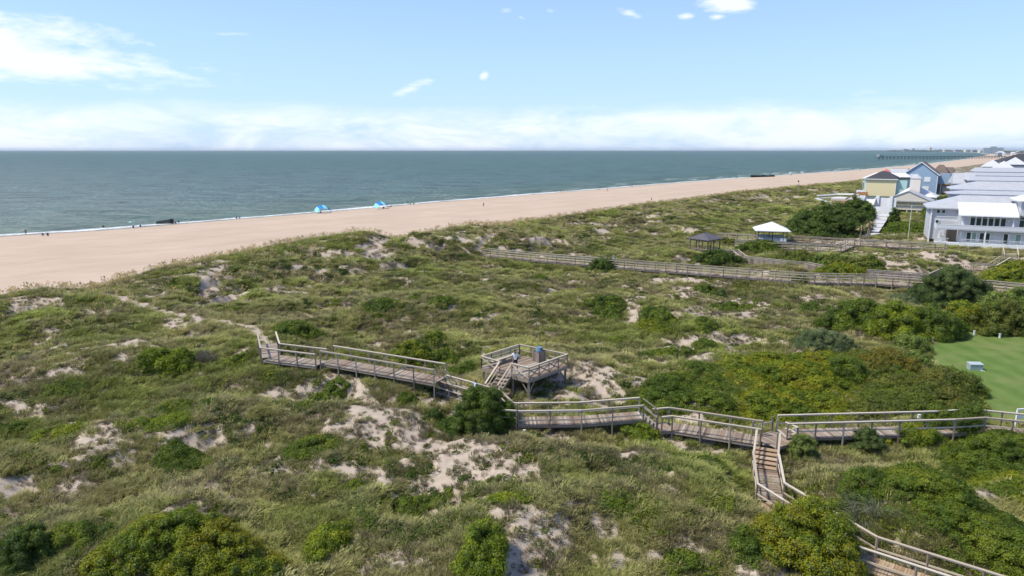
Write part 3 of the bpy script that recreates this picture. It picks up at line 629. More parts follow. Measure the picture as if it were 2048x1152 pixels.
def crown(parent, lobes, pal, ls, seed, base, dens=1.0, thin=1.0, flat=.85):
    """lobes: world centre and radius; leaves over their skins, a dark twiggy core inside"""
    r = np.random.default_rng(seed); o = np.array(base); C = []; N = []; CI = []
    cols = np.array([c for c, _ in PAL[pal]]); cols = cols if len(cols) > 3 else np.array([cols[0], cols[1], cols[1]*.9, cols[2]])
    for i, (c, rad) in enumerate(lobes):
        n = max(6, int(2*math.pi*rad*rad*1.25/(ls*ls)*.60*dens))
        d = r.normal(size=(n, 3)); d /= np.linalg.norm(d, axis=1)[:, None]; d[:, 2] = np.where(d[:, 2] < -.35, -d[:, 2], d[:, 2])
        k = rad*(1+r.normal(size=n)*.13+.04+.22*np.sin(d[:, 0]*5+i)*np.sin(d[:, 1]*6+i*2))
        C.append(np.array(c)-o+d*k[:, None]*np.array([1, 1, flat])); nn = d+r.normal(size=(n, 3))*.34; N.append(nn/np.linalg.norm(nn, axis=1)[:, None])
        CI.append(np.full((n, 1), r.uniform(.82, 1.18)))
    C = np.concatenate(C); N = np.concatenate(N); CI = np.concatenate(CI)
    wx, wy = C[:, 0]+o[0], C[:, 1]+o[1]; f1 = fbm(wx, wy, 2.4, 3, seed % 97); f2 = fbm(wx+C[:, 2], wy, .7, 2, seed % 89)
    m = sstep(.38, .60, f1*.7+f2*.3+r.normal(size=len(C))*.05)[:, None]; q = sstep(.60, .72, f2*.5+f1*.5+r.normal(size=len(C))*.05)[:, None]; dk = sstep(.52, .66, 1-f2+r.normal(size=len(C))*.06)[:, None]*.6
    col = cols[0]*(1-m)+cols[1]*m; col = col*(1-q)+cols[2]*q; col = col*(1-dk)+cols[3]*dk
    CI = col*CI*r.uniform(.86, 1.14, (len(C), 1))
    V, Fq = quads(C, N, ls*r.uniform(.55, 1.25, len(C)), r, thin)
    col = np.repeat(np.concatenate([CI, np.ones((len(CI), 1))], 1), 4, axis=0)
    tag(link('foliage', np_mesh('foliage', V, Fq, M_LEAF, False, {'col': ('FLOAT_COLOR', col)}), parent), kind='stuff')
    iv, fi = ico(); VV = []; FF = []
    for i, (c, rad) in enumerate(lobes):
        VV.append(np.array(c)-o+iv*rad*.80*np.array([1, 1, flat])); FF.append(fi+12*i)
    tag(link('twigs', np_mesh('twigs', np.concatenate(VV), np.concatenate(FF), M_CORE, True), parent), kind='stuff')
    return len(C)
NL = [0]
def ls_for(Y): return max(.055, .00125*Y)
def trunks(parent, base, n, spread, h, seed, rad=.07):
    r = random.Random(seed)
    for i in range(n):
        m = MB(); a = r.uniform(0, 6.28); x, y = math.cos(a)*spread*.25, math.sin(a)*spread*.25
        p0 = Vector((x, y, -.4)); p1 = Vector((x*2.2+r.uniform(-.2, .2), y*2.2+r.uniform(-.2, .2), h*.5)); p2 = Vector((x*3.2, y*3.2, h*.8))
        m.tube(p0, p1, rad, rad*.7, 6); m.tube(p1, p2, rad*.7, rad*.35, 6); m.build('trunk', M_BARK, parent)
def shrub(name, label, cat, px, py, wpx, deep, h, pal, lobe=.55, thin=1.0, dens=1.0, group=None, tr=0, peak=0.5, ls=None, rot=0.0, zoff=0.0):
    """one shrub: middle of its foot in the photo, width there in photo pixels, depth and height in metres"""
    b = G(px, py); rx = wpx/2*b[1]/FPX*1.02; ry = deep/2; seed = int(px*7+py*13)
    e = empty(name, b, 0, label, cat, group); r = random.Random(seed); ph = [r.uniform(0, 6.28) for _ in range(3)]
    n = max(5, int(math.pi*rx*ry/(lobe*lobe)*1.25 + (h/lobe)*2)); lobes = []
    cr, sr = math.cos(rot), math.sin(rot)
    for i in range(n):
        q = math.sqrt(r.random()); a = r.uniform(0, 6.283); wv = 1+.16*math.sin(2*a+ph[0])+.13*math.sin(3*a+ph[1])+.09*math.sin(5*a+ph[2]); lx, ly = q*rx*math.cos(a)*wv, q*ry*math.sin(a)*wv
        x, y = b[0]+lx*cr-ly*sr, b[1]+lx*sr+ly*cr
        top = h*(1-q*q)**peak*r.uniform(.55, 1.12); rad = lobe*r.uniform(.6, 1.25)
        zc = max(top-rad*.85, rad*.1)
        z0 = gz(x, y) if h < 2.2 else b[2]
        lobes.append(((x, y, z0+zoff+zc), rad))
        if h > 1.6 and r.random() < .8:                     # flanks down to the ground
            lobes.append(((x, y, z0+zc*r.uniform(.2, .7)), rad*.9))
    NL[0] += crown(e, lobes, pal, ls or ls_for(b[1]), seed, b, dens, thin)
    if tr: trunks(e, b, tr, min(rx, ry)*.9, h, seed)
    return e
def thicket(label, poly, h, pal, lobe=.6, dens=1.0, zg=4.8, space=1.0, thin=1.0, name='shrub_thicket'):
    W_ = np.array([P(x, y, zg)[:2] for x, y in poly]); c = W_.mean(0); b = (c[0], c[1], gz(*c))
    e = empty(name, b, 0, label, 'thicket'); r = np.random.default_rng(int(abs(c[0])*31+c[1]*17)); lobes = []
    st = lobe*.95*space; gx = np.arange(W_[:, 0].min(), W_[:, 0].max(), st); gy = np.arange(W_[:, 1].min(), W_[:, 1].max(), st)
    XX, YY = np.meshgrid(gx, gy); XX = XX.ravel()+r.uniform(-.45, .45, XX.size)*st; YY = YY.ravel()+r.uniform(-.45, .45, YY.size)*st
    m = inside(XX, YY, W_); XX, YY = XX[m], YY[m]
    d, _ = poly_dist(XX, YY, np.vstack([W_, W_[:1]])); d = np.abs(d); zz = height(XX, YY)
    hh = h*(1-np.exp(-d/1.2))*np.clip(-.25+2.3*fbm(XX*.8, YY*1.7, 3.6, 4, 301, .65), .1, 2)
    for x, y, z, q in zip(XX, YY, zz, hh):
        rad = lobe*r.uniform(.5, 1.35); lobes.append(((x, y, z+max(q-rad*.6, 0)), rad))
    NL[0] += crown(e, lobes, pal, ls_for(c[1]), int(c[1]*91), b, dens, thin, .62)
    return e
S = shrub
# --- near the walks
S('coastal_shrub', 'tall dense dark green bush in front of the viewing deck stairs, hiding the walk', 'bush', 966, 856, 146, 4.2, 3.1, 'dark', .42, tr=4, peak=.42)
S('coastal_shrub', 'small dark green bush just left of the tall bush by the viewing deck', 'bush', 874, 843, 42, 1.3, 1.0, 'dark', .32)
S('coastal_shrub', 'low dark growth at the left foot of the tall dark bush', 'bush', 905, 862, 60, 1.8, 1.1, 'dark', .4)
S('coastal_shrub', 'bright green shrub beside a grey dead one, left of the end of the upper walk', 'shrub', 336, 735, 112, 3.6, 1.75, 'bright', .5)
S('coastal_shrub', 'dark green spreading shrub right behind the beach end of the upper walk', 'shrub', 600, 668, 92, 5.5, 1.5, 'green', .6)
S('coastal_shrub', 'domed shrub with a yellow-green top behind the upper walk rail', 'shrub', 832, 722, 105, 4.0, 2.0, 'yellow', .5)
S('coastal_shrub', 'dull dark green shrub between the yellow-topped dome and the viewing deck', 'shrub', 888, 732, 72, 3.5, 1.5, 'green', .5)
S('coastal_shrub', 'low green growth under the stairs at the end of the upper walk', 'shrub', 925, 748, 70, 2.4, 1.0, 'green', .4)
S('coastal_shrub', 'small bright green shrub a little left of the beach end of the upper walk', 'shrub', 478, 726, 48, 1.8, .9, 'bright', .35)
S('coastal_shrub', 'tiny yellow-green clump just below the start of the upper walk', 'shrub', 540, 757, 34, 1.2, .6, 'yellow', .28)
S('coastal_shrub', 'rounded lime green shrub under the bend between two walks', 'shrub', 1284, 876, 72, 2.0, 1.35, 'bright', .4)
S('coastal_shrub', 'feathery blue-green bush at the foot of the stair landing', 'bush', 1604, 915, 62, 2.0, 1.8, 'mint', .26, thin=.5)
S('coastal_shrub', 'feathery green bush below the right hand walk', 'bush', 1735, 900, 70, 2.2, 1.6, 'cedar', .28, thin=.5)
S('coastal_shrub', 'big domed bush with rusty yellow top hiding the lower walk', 'bush', 1618, 1108, 236, 5.2, 2.7, 'yellow', .42, peak=.45, tr=3)
S('coastal_shrub', 'green shrub at the left foot of the big rusty yellow bush', 'shrub', 1492, 1098, 80, 1.8, .9, 'green', .32)
S('coastal_shrub', 'leafy green mound right of the lower ramp', 'shrub', 1712, 985, 112, 2.4, 1.1, 'green', .4)
S('coastal_shrub', 'lone bright green mound near the bottom edge of the picture', 'shrub', 968, 1112, 112, 2.6, 1.7, 'bright', .38)
S('coastal_shrub', 'tall narrow patch of bright yellow-green leaves near the bottom, left of centre', 'shrub', 655, 1098, 92, 4.2, 1.2, 'bright', .36)
S('coastal_shrub', 'wide rusty yellow-green shrub mass at the bottom left', 'shrub', 372, 1098, 330, 6.6, 1.6, 'yellow', .38, peak=.4)
S('coastal_shrub', 'low green shrub just left of the wide rusty yellow mass', 'shrub', 160, 1085, 120, 3.0, .9, 'green', .36)
S('coastal_shrub', 'low green shrub at the bottom edge, right of the rusty yellow mass', 'shrub', 520, 1150, 90, 1.6, .8, 'green', .32)
S('coastal_pine', 'dark open-branched pine bush in the bottom left corner', 'bush', 45, 1125, 120, 2.6, 1.9, 'dark', .30, dens=.9, tr=3)
S('coastal_shrub', 'dark green rounded mat on the sandy slope, left of centre', 'shrub', 622, 902, 100, 3.6, .9, 'green', .42)
S('coastal_shrub', 'dark spreading shrub mat below the wide brush on the left slope', 'shrub', 366, 918, 130, 3.0, .75, 'green', .4)
S('coastal_shrub', 'broad green shrub in the middle of the left slope', 'shrub', 322, 856, 122, 3.6, .9, 'bright', .42)
S('coastal_shrub', 'low green shrub above the broad one on the left slope', 'shrub', 345, 822, 90, 2.6, .55, 'green', .36)
S('coastal_shrub', 'oval yellow-green mat near the left edge of the slope', 'shrub', 120, 866, 100, 2.8, .55, 'bright', .36)
S('coastal_shrub', 'dark green shrub cut by the left edge of the picture', 'shrub', 22, 862, 66, 2.4, .7, 'green', .36)
S('coastal_shrub', 'flat green patch high on the left slope', 'shrub', 130, 782, 84, 2.4, .45, 'green', .34)
S('coastal_shrub', 'tiny round green clump left of centre on the slope', 'shrub', 414, 812, 30, 1.2, .6, 'green', .26)
S('coastal_shrub', 'dark green shrub on the ridge under the upper walk', 'shrub', 655, 800, 78, 2.6, 1.0, 'green', .38)
S('coastal_shrub', 'trailing green tail left of the shrub under the upper walk', 'shrub', 612, 815, 50, 2.0, .5, 'green', .3)
S('coastal_shrub', 'small green shrub on sand below the stairs of the upper walk', 'shrub', 815, 808, 40, 1.6, .8, 'green', .3)
S('coastal_shrub', 'green strip of creeping shrub across the lower middle, left part', 'shrub', 840, 1012, 150, 1.7, .5, 'green', .3)
S('coastal_shrub', 'yellow-green strip of creeping shrub across the lower middle, right part', 'shrub', 1000, 1003, 130, 1.4, .45, 'bright', .28)
S('coastal_shrub', 'green creeping patch right of the lower middle strip', 'shrub', 1232, 1010, 80, 1.8, .5, 'green', .3)
S('coastal_shrub', 'small round green shrub above the tall yellow-green patch', 'shrub', 708, 975, 36, 1.0, .5, 'bright', .24)
S('coastal_shrub', 'dark green shrub strip on the hillock right of the walk bend', 'shrub', 1410, 925, 130, 2.2, .5, 'green', .34, rot=-.3)
S('coastal_shrub', 'green mat left of the stair ramp', 'shrub', 1440, 1012, 90, 1.4, .4, 'green', .28)
S('coastal_shrub', 'dark shrub at the bottom edge right of the lone mound', 'shrub', 1370, 1142, 110, 1.8, .6, 'green', .3)
# --- middle distance
S('coastal_shrub', 'small dark shrub on the open grass, third of the far row', 'shrub', 886, 605, 40, 3.0, .9, 'green', .45)
S('coastal_shrub', 'small dark shrub left of the far row on the open grass', 'shrub', 830, 600, 28, 2.4, .8, 'green', .4)
S('coastal_shrub', 'dark green shrub patch on the far grass above the upper walk', 'shrub', 762, 610, 60, 4.0, .7, 'green', .5)
S('coastal_shrub', 'small green shrub behind the middle of the upper walk', 'shrub', 868, 680, 42, 2.6, .9, 'green', .4)
S('coastal_shrub', 'tiny dark shrub in the meadow below the far walk', 'shrub', 1080, 560, 26, 3.0, 1.0, 'green', .5)
S('coastal_shrub', 'yellow-tipped shrub on the left side of the sandy hump', 'shrub', 1150, 598, 66, 4.5, 1.3, 'yellow', .6)
S('coastal_shrub', 'dark green shrub beside the sandy scar of the middle hump', 'shrub', 1214, 618, 76, 5.0, 1.6, 'green', .6)
S('coastal_shrub', 'green shrub in the middle of the sandy hump', 'shrub', 1318, 640, 60, 4.5, 1.2, 'green', .5)
S('coastal_shrub', 'yellow-green mat below the middle hump shrub', 'shrub', 1308, 655, 64, 3.0, .6, 'yellow', .45)
S('coastal_shrub', 'green mat right of the sandy hump', 'shrub', 1408, 652, 44, 3.0, .8, 'green', .42)
S('coastal_shrub', 'flat topped green mat on the ridge above the sandy slope', 'shrub', 1465, 618, 80, 3.0, .7, 'green', .42)
S('coastal_shrub', 'round shrub with bare stems below the far walk', 'shrub', 1412, 585, 40, 3.0, 1.4, 'green', .5, tr=2)
S('coastal_shrub', 'little dark conical cedar below the far walk', 'shrub', 1443, 598, 22, 2.0, 1.6, 'cedar', .35)
S('coastal_shrub', 'long dark green hedge-like strip running down the middle slope', 'shrub', 1340, 712, 120, 2.6, .9, 'green', .42, rot=-.35)
S('coastal_shrub', 'lower end of the dark strip meeting the thicket', 'shrub', 1395, 742, 90, 2.6, .8, 'green', .42)
S('coastal_shrub', 'small isolated dark mat right of the viewing deck meadow', 'shrub', 1232, 685, 30, 1.8, .6, 'green', .3)
S('coastal_shrub', 'round green mat on the sandy slope left of the blue cedar', 'shrub', 1408, 692, 44, 2.2, .7, 'green', .35)
S('coastal_shrub', 'small clump on sand beneath the far walk', 'shrub', 1620, 620, 42, 3.0, 1.0, 'green', .45)
S('coastal_shrub', 'yellowish round shrub leaning on the far walk rail', 'shrub', 1600, 572, 32, 2.2, 2.0, 'olive', .45)
S('coastal_shrub', 'compact dark green bush in front of the far walk near two strollers', 'bush', 1206, 541, 52, 3.5, 2.3, 'dark', .6, peak=.4)
S('coastal_shrub', 'wide dark green bush below the brown gazebo', 'bush', 1434, 522, 84, 5.5, 2.2, 'dark', .7)
S('coastal_shrub', 'dark shrub just right of the brown gazebo', 'shrub', 1455, 488, 34, 3.5, 1.5, 'olive', .55)
S('coastal_shrub', 'dark green bush in front of the white roofed pavilion', 'bush', 1522, 500, 92, 7, 2.2, 'green', .8)
S('coastal_shrub', 'small reddish green bush on the ramp right of the pavilion', 'bush', 1595, 486, 28, 3, 1.8, 'rust', .55)
S('coastal_shrub', 'mixed green bush under the double walk', 'bush', 1600, 522, 90, 6, 2.0, 'olive', .7)
S('coastal_shrub', 'pale mint green round bush behind the far walk', 'bush', 1640, 530, 44, 4, 1.8, 'mint', .6)
S('coastal_shrub', 'second pale round bush, right of the mint one', 'bush', 1672, 528, 44, 4, 1.9, 'olive', .6)
S('coastal_shrub', 'long yellow-green shrub bank behind the far walk', 'shrub', 1680, 546, 120, 5, 1.8, 'yellow', .65)
S('coastal_shrub', 'dark olive shrub bank right of the yellow-green one', 'shrub', 1728, 538, 80, 5, 2.0, 'olive', .65)
S('cedar_tree', 'big dark cedar standing over the right end of the far walk', 'tree', 1898, 610, 172, 8.5, 5.4, 'cedar', .8, thin=.6, tr=4, peak=.55)
S('cedar_tree', 'low blue-green cedar spreading at the left foot of the big dark one', 'tree', 1812, 606, 60, 5, 1.4, 'blue', .55, thin=.5)
S('cedar_tree', 'spreading blue-grey cedar on the edge of the thicket', 'tree', 1650, 693, 118, 4.5, 1.9, 'blue', .5, thin=.45)
S('coastal_tree', 'large green live oak, leftmost of the grove above the lawn', 'tree', 1715, 655, 120, 6.5, 3.6, 'green', .75, tr=4)
S('coastal_tree', 'bright yellow-green tree in the middle of the grove above the lawn', 'tree', 1790, 668, 124, 6.5, 3.8, 'bright', .75, tr=4)
S('coastal_tree', 'green tree at the corner of the lawn beside the first white post', 'tree', 1865, 668, 100, 5.5, 3.4, 'green', .7, tr=3)
S('coastal_tree', 'yellow-green tree directly under the big dark cedar', 'tree', 1920, 650, 80, 5, 3.0, 'yellow', .7, tr=3)
S('coastal_tree', 'round dull olive tree behind the two white lawn posts', 'tree', 1992, 664, 104, 5, 3.9, 'olive', .6, tr=3, thin=.8)
S('coastal_tree', 'pale green tree behind the olive one at the right edge', 'tree', 2025, 625, 90, 5, 3.2, 'mint', .7, tr=3)
S('coastal_tree', 'dark tree at the right edge above the lawn', 'tree', 2075, 668, 90, 6, 3.6, 'dark', .7, tr=3)
S('coastal_shrub', 'light green shrub on the lawn edge below the grove', 'shrub', 1825, 702, 60, 3, 1.9, 'mint', .5)
S('coastal_shrub', 'lower light green shrub on the lawn edge', 'shrub', 1835, 730, 50, 2.6, 1.5, 'mint', .42)
S('coastal_shrub', 'rusty brown topped shrub rising from the thicket near the lawn', 'shrub', 1770, 742, 116, 4.2, 2.2, 'rust', .55)
S('coastal_shrub', 'dark green shrub rising from the thicket left of the rusty one', 'shrub', 1692, 750, 76, 3.6, 2.2, 'green', .5)
S('coastal_shrub', 'dark olive shrub mass at the corner of the lawn above the right walk', 'shrub', 1890, 790, 140, 5.5, 2.6, 'olive', .6)
S('coastal_shrub', 'rounded green shrub that interrupts the right hand walk', 'shrub', 1905, 870, 150, 3.4, 2.6, 'green', .52)
S('coastal_shrub', 'yellow-green shrub spreading below the right hand walk', 'shrub', 1835, 890, 110, 3.0, 1.6, 'yellow', .48)
pb = G(1722, 1058); pe = empty('plume_grass', pb, 0, 'clump of arching grey-green plume grass beside the big rusty bush', 'grass clump')
for k_, (x_, y_) in enumerate(((0, 0), (.7, -.3), (-.6, .25), (.2, .6))):
    V_, F_, s_ = blades(230, .28, 1.45, .016, .85, 60+k_, .45, (0, 0)); s_ = np.array(s_)[:, None]; cc = np.array((.16, .19, .10))*(1-s_)+np.array((.36, .38, .25))*s_
    q_ = link('grass_tuft', np_mesh('grass_tuft', V_, F_, M_LEAF, False, {'col': ('FLOAT_COLOR', np.concatenate([cc, np.ones((len(cc), 1))], 1))}), pe, (x_, y_, gz(pb[0]+x_, pb[1]+y_)-pb[2])); q_['kind'] = 'stuff'
# --- thickets
thicket('green left tongue of the myrtle thicket, tapering towards the viewing deck', [(1255, 800), (1300, 775), (1400, 765), (1432, 752), (1470, 780), (1480, 836), (1440, 836), (1330, 822), (1275, 815)], 1.15, 'green', .48)
thicket('yellow-green middle of the myrtle thicket above the right hand walk', [(1425, 750), (1500, 712), (1600, 705), (1680, 704), (1720, 760), (1700, 834), (1540, 838), (1475, 836), (1465, 780)], 1.05, 'yellow', .5)
thicket('dark olive right part of the myrtle thicket, bordering the lawn', [(1675, 702), (1740, 704), (1840, 735), (1870, 765), (1945, 775), (1968, 800), (1965, 828), (1750, 832), (1695, 834), (1715, 770)], 1.35, 'olive', .55)
thicket('green thicket on the right below the walk and lawn', [(1870, 905), (1950, 868), (2080, 868), (2120, 955), (1960, 960), (1880, 940)], 1.6, 'green', .5)
thicket('yellow-green shrub strip along the right edge, above the sandy track', [(1880, 962), (1960, 945), (2120, 960), (2150, 1035), (2040, 1030), (1960, 995)], .9, 'yellow', .42)
thicket('dense green shrub bank in the bottom right corner', [(1740, 1010), (1790, 985), (1880, 1005), (1960, 1045), (2060, 1070), (2200, 1130), (2200, 1260), (2060, 1200), (1900, 1120), (1830, 1085), (1770, 1060)], 1.2, 'green', .42)
thicket('bright green creeping thicket behind the far walk at the right edge', [(1955, 560), (1985, 540), (2100, 535), (2150, 565), (2010, 572)], 1.6, 'yellow', .6, zg=5.2)
thicket('large dark green wind-shaped thicket behind the pavilion', [(1565, 466), (1625, 447), (1690, 433), (1752, 441), (1742, 466), (1712, 480), (1640, 485)], 4.6, 'dark', .95, dens=.9, zg=5)
thicket('low dark evergreen thicket between the blue house and the grey roofs', [(1838, 412), (1905, 408), (1905, 450), (1870, 452), (1845, 440)], 3.0, 'dark', 1.0, dens=.8, zg=5)
thicket('dark hedge of shrubs below the small beige house', [(1755, 452), (1800, 448), (1875, 448), (1885, 458), (1800, 466), (1760, 466)], 1.0, 'green', .7, dens=.9, zg=5)
S('cedar_tree', 'small upright cedar against the wall of the beige house', 'tree', 1786, 448, 20, 2.5, 4.6, 'dark', .6)
print('leaves', NL[0])
# the grey dead shrub
b = G(405, 722); e = empty('dead_shrub', b, 0, 'grey leafless shrub tangled against the bright green one', 'shrub')
M_DEAD = simple('dead_wood', (.17, .145, .12), .9, .35, 5)
m = MB(); r_ = random.Random(5)
for i in range(150):
    a = r_.uniform(0, 6.28); q = r_.uniform(.2, 1.9); p0 = Vector((math.cos(a)*q*.5, math.sin(a)*q*.4, 0)); p1 = Vector((math.cos(a)*q+r_.uniform(-.4, .4), math.sin(a)*q*.8+r_.uniform(-.4, .4), r_.uniform(.4, 1.3)*(1-q*.25)))
    m.tube(p0, p1, .022, .008, 4)
    for k in range(3):
        p2 = p0.lerp(p1, r_.uniform(.4, .95)); m.tube(p2, p2+Vector((r_.uniform(-.4, .4), r_.uniform(-.4, .4), r_.uniform(0, .4))), .012, .005, 3)
tag(m.build('branches', M_DEAD, e), kind='stuff')
# ------------------------------------------------------------------ weathered timber
def wood(name, stops, rough=.85, grain=True):
    m, nt, b = new_mat(name); t = NT(nt)
    oi = t.n('ShaderNodeObjectInfo').outputs['Random']; ri = t.n('ShaderNodeNewGeometry').outputs['Random Per Island']
    rnd = t.math('FRACT', t.math('ADD', oi, ri))
    oc = t.n('ShaderNodeTexCoord').outputs['Object']
    gr = t.noise(9, 5, .65, t.n('ShaderNodeMapping', {'Vector': oc, 'Scale': (1.0, 6.0, 3.0)}).outputs[0])
    f = t.math('ADD', t.math('MULTIPLY', rnd, .95), t.math('MULTIPLY', gr, .45)); f = t.math('SUBTRACT', f, .2)
    c = t.ramp(f, stops); nt.links.new(c, b.inputs['Base Color']); b.inputs['Roughness'].default_value = rough; b.inputs['Specular IOR Level'].default_value = .2
    nt.links.new(t.bump(gr, .3, .01), b.inputs['Normal']); return m
M_PLANK = wood('weathered_planks', [(0, (.12, .085, .06)), (.3, (.27, .215, .165)), (.55, (.37, .32, .26)), (.8, (.26, .17, .115)), (1, (.52, .48, .42))])
M_RAIL = wood('weathered_rail', [(0, (.38, .315, .235)), (.5, (.52, .445, .35)), (1, (.62, .55, .45))])
M_POST = wood('weathered_posts', [(0, (.17, .13, .105)), (.5, (.26, .215, .18)), (1, (.36, .315, .27))])
M_NEW = wood('newer_tan_planks', [(0, (.30, .20, .125)), (.5, (.40, .28, .185)), (1, (.48, .37, .26))])
M_DARKW = wood('dark_timber', [(0, (.10, .075, .06)), (.5, (.16, .125, .10)), (1, (.23, .18, .15))])
M_LIGHT = simple('white_light_cap', (.8, .8, .78), .4)
def V3(p): return Vector([float(q) for q in p])
def offset_line(pts, off):
    out = []
    for i, p in enumerate(pts):
        d = Vector((0, 0, 0))
        if i: d += (pts[i]-pts[i-1]).to_2d().normalized().to_3d()
        if i < len(pts)-1: d += (pts[i+1]-pts[i]).to_2d().normalized().to_3d()
        d.normalize(); n = Vector((d.y, -d.x, 0))
        e = (pts[i]-pts[i-1]) if i else (pts[1]-pts[0]); e = e.to_2d().normalized(); c = max(.5, e.dot(d.to_2d()))
        out.append(p+n*(off/c))
    return out
PLANK_CACHE = {}
def plank_mesh(w, l, t=.038, mat=None):
    k = (round(w, 2), round(l, 3), mat.name)
    if k not in PLANK_CACHE:
        PLANK_CACHE[k] = MB().box(-l/2, -w/2, -t, l/2, w/2, 0).mesh('plank', mat)
    return PLANK_CACHE[k]
def lay_planks(e, a, b, w, pitch=.15, single=True, mat=None, jig=1.0, seed=0, dz=0.0, ext=0.0):
    """deck boards across the line a->b (world), children of e"""
    mat = mat or M_PLANK; r = random.Random(seed); o = e.location; d = b-a; L = d.length; n = max(1, int(round(L/pitch))); st = L/n
    yaw = math.atan2(d.y, d.x); pit = -math.asin(d.z/L)
    if single:
        me = plank_mesh(w, st-.012, mat=mat)
        for i in range(n):
            q = link('plank', me, e); p = a+d*((i+.5)/n)-o
            q.location = (p.x, p.y, p.z+dz+r.uniform(-.004, .004)*jig); q.rotation_euler = (r.gauss(0, .004), pit+r.gauss(0, .01), yaw+r.gauss(0, .008))
    else:
        m = MB(); s = d.cross(Vector((0, 0, 1))).normalized(); dn = d.normalized(); up = s.cross(dn)
        for i in range(n):
            c = a+d*((i+.5)/n)-o+up*(dz-.02+r.uniform(-.004, .004)); m.beam(c-s*w/2, c+s*w/2, st-.015, .038, up)
        tag(m.build('planks', mat, e), kind='stuff')
def rail_run(e, line, h, spacing=2.0, mid=(), cap_w=.15, side=True, low=True, post=.10, mp=None, mr=None, foot=True, end_posts=(True, True), deck_drop=0.0, gfun=None):
    """posts, cap rail and side boards along a line of deck-edge points"""
    mp = mp or M_POST; mr = mr or M_RAIL; o = e.location
    for i in range(len(line)-1):
        a, b = line[i]-o, line[i+1]-o; d = b-a; L = d.length; z = Vector((0, 0, h+.003*(i % 2)))
        MB().beam(a+z, b+z, cap_w, .04).build('handrail', mr, e)
        if side: MB().beam(a+z-Vector((0, 0, .069)), b+z-Vector((0, 0, .069)), .04, .09).build('side_board', mr, e)
        for hm in mid: MB().beam(a+Vector((0, 0, hm+.003*(i % 2))), b+Vector((0, 0, hm+.003*(i % 2))), .045, .10).build('middle_rail', mr, e)
        n = max(1, int(round(L/spacing)))
        for j in range(n+1):
            if j == 0 and (i > 0 or not end_posts[0]): continue
            if j == n and i == len(line)-2 and not end_posts[1]: continue
            p = a+d*(j/n); w = p+o; g = (gfun or gz)(w.x, w.y)-.25-o.z if foot else p.z-.35
            MB().box(p.x-post/2, p.y-post/2, min(g, p.z-.3), p.x+post/2, p.y+post/2, p.z+h-.021).build('post', mp, e)
def boardwalk(key, label, mid=(), spacing=2.0, pitch=.15, single=True, rails=(True, True), mats=None, low=True, side=True, mp=None, post=.10, solid=False):
    wd = WALKS[key]; c = [V3(q) for q in wd['c']]; w = wd['w']; rh = wd['rh']
    o = c[0].copy(); o.z = gz(o.x, o.y); e = empty('boardwalk', o, 0, label, 'boardwalk')
    for i in range(len(c)-1):
        m = (mats or {}).get(i)
        lay_planks(e, c[i], c[i+1], w+.06, pitch, single, m, seed=i*7+len(key), dz=.004*(i % 2))
    for sgn, on in ((-1, rails[0]), (1, rails[1])):
        ln = offset_line(c, sgn*(w/2+.02))
        if on: rail_run(e, ln, rh, spacing, mid, side=side, mp=mp, post=post)
        if solid:
            for i in range(len(ln)-1):
                a, b = ln[i]-o, ln[i+1]-o; L = (b-a).length; n = max(1, int(L/.16)); mm = MB()
                for j in range(n):
                    p = a+(b-a)*((j+.5)/n); dd = (b-a).normalized()*.07; mm.beam(p-dd+Vector((0, 0, rh*.45)), p+dd+Vector((0, 0, rh*.45)), .03, rh*.8)
                tag(mm.build('pickets', mp or M_POST, e), kind='stuff')
        es = offset_line(c, sgn*(w/2-.05))
        for i in range(len(c)-1):
            MB().beam(es[i]-o-Vector((0, 0, .16+.003*(i % 2))), es[i+1]-o-Vector((0, 0, .16+.003*(i % 2))), .045, .20).build('stringer', M_POST, e)
    return e, c
def stairs(label, a, b, w, n, rh=1.15, mat=None, rails=True, mr=None, name='wooden_stairs', group=None):
    """a: middle of the top edge, b: middle of the bottom edge"""
    a, b = Vector(a), Vector(b); o = Vector((b.x, b.y, b.z)); e = empty(name, o, 0, label, 'stairs', group)
    d = b-a; h = d.to_2d().length; dn = Vector((d.x, d.y, 0)).normalized(); s = Vector((dn.y, -dn.x, 0)); run = h/n; rise = -d.z/n
    for i in range(n):
        c = a+dn*(run*(i+.5))+Vector((0, 0, -rise*(i+.5)))-o; MB().beam(c-s*w/2, c+s*w/2, run*.92, .045).build('tread', mat or M_PLANK, e)
    for g in (-1, 1):
        q = s*(g*(w/2+.03)); MB().beam(a-o+q-Vector((0, 0, .12)), b-o+q-Vector((0, 0, .05)), .05, .26).build('stringer', M_POST, e)
        if rails:
            MB().beam(a-o+q+Vector((0, 0, rh)), b-o+q+Vector((0, 0, rh-.02)), .14, .04).build('handrail', mr or M_RAIL, e)
            MB().beam(a-o+q+Vector((0, 0, rh*.5)), b-o+q+Vector((0, 0, rh*.5)), .04, .10).build('middle_rail', mr or M_RAIL, e)
            p = b-o+q; MB().box(p.x-.05, p.y-.05, -.6, p.x+.05, p.y+.05, rh-.04).build('post', M_POST, e)
    return e
boardwalk('A1', 'short weathered beach end of the upper walk, bent towards the sand path', spacing=2.0)
boardwalk('A2', 'long weathered upper walk, one step higher than its beach end', spacing=2.0)
boardwalk('L', 'low landing walk behind the tall dark bush, between two stairs', spacing=2.2, mid=(.55,))
boardwalk('D', 'mixed brown and grey plank walk right of the tall dark bush', spacing=2.3, mid=(.38,), mats={})
boardwalk('E', 'dark patchy walk between the middle stairs and the stair landing', spacing=2.3, mid=())
boardwalk('G', 'grey walk running right along the thicket towards the lawn', spacing=2.3, mid=(.5,))
boardwalk('F', 'sloping reddish walk from the front stairs to the bottom right corner', spacing=2.4, mid=(.55,), mats={1: M_NEW, 3: M_NEW})
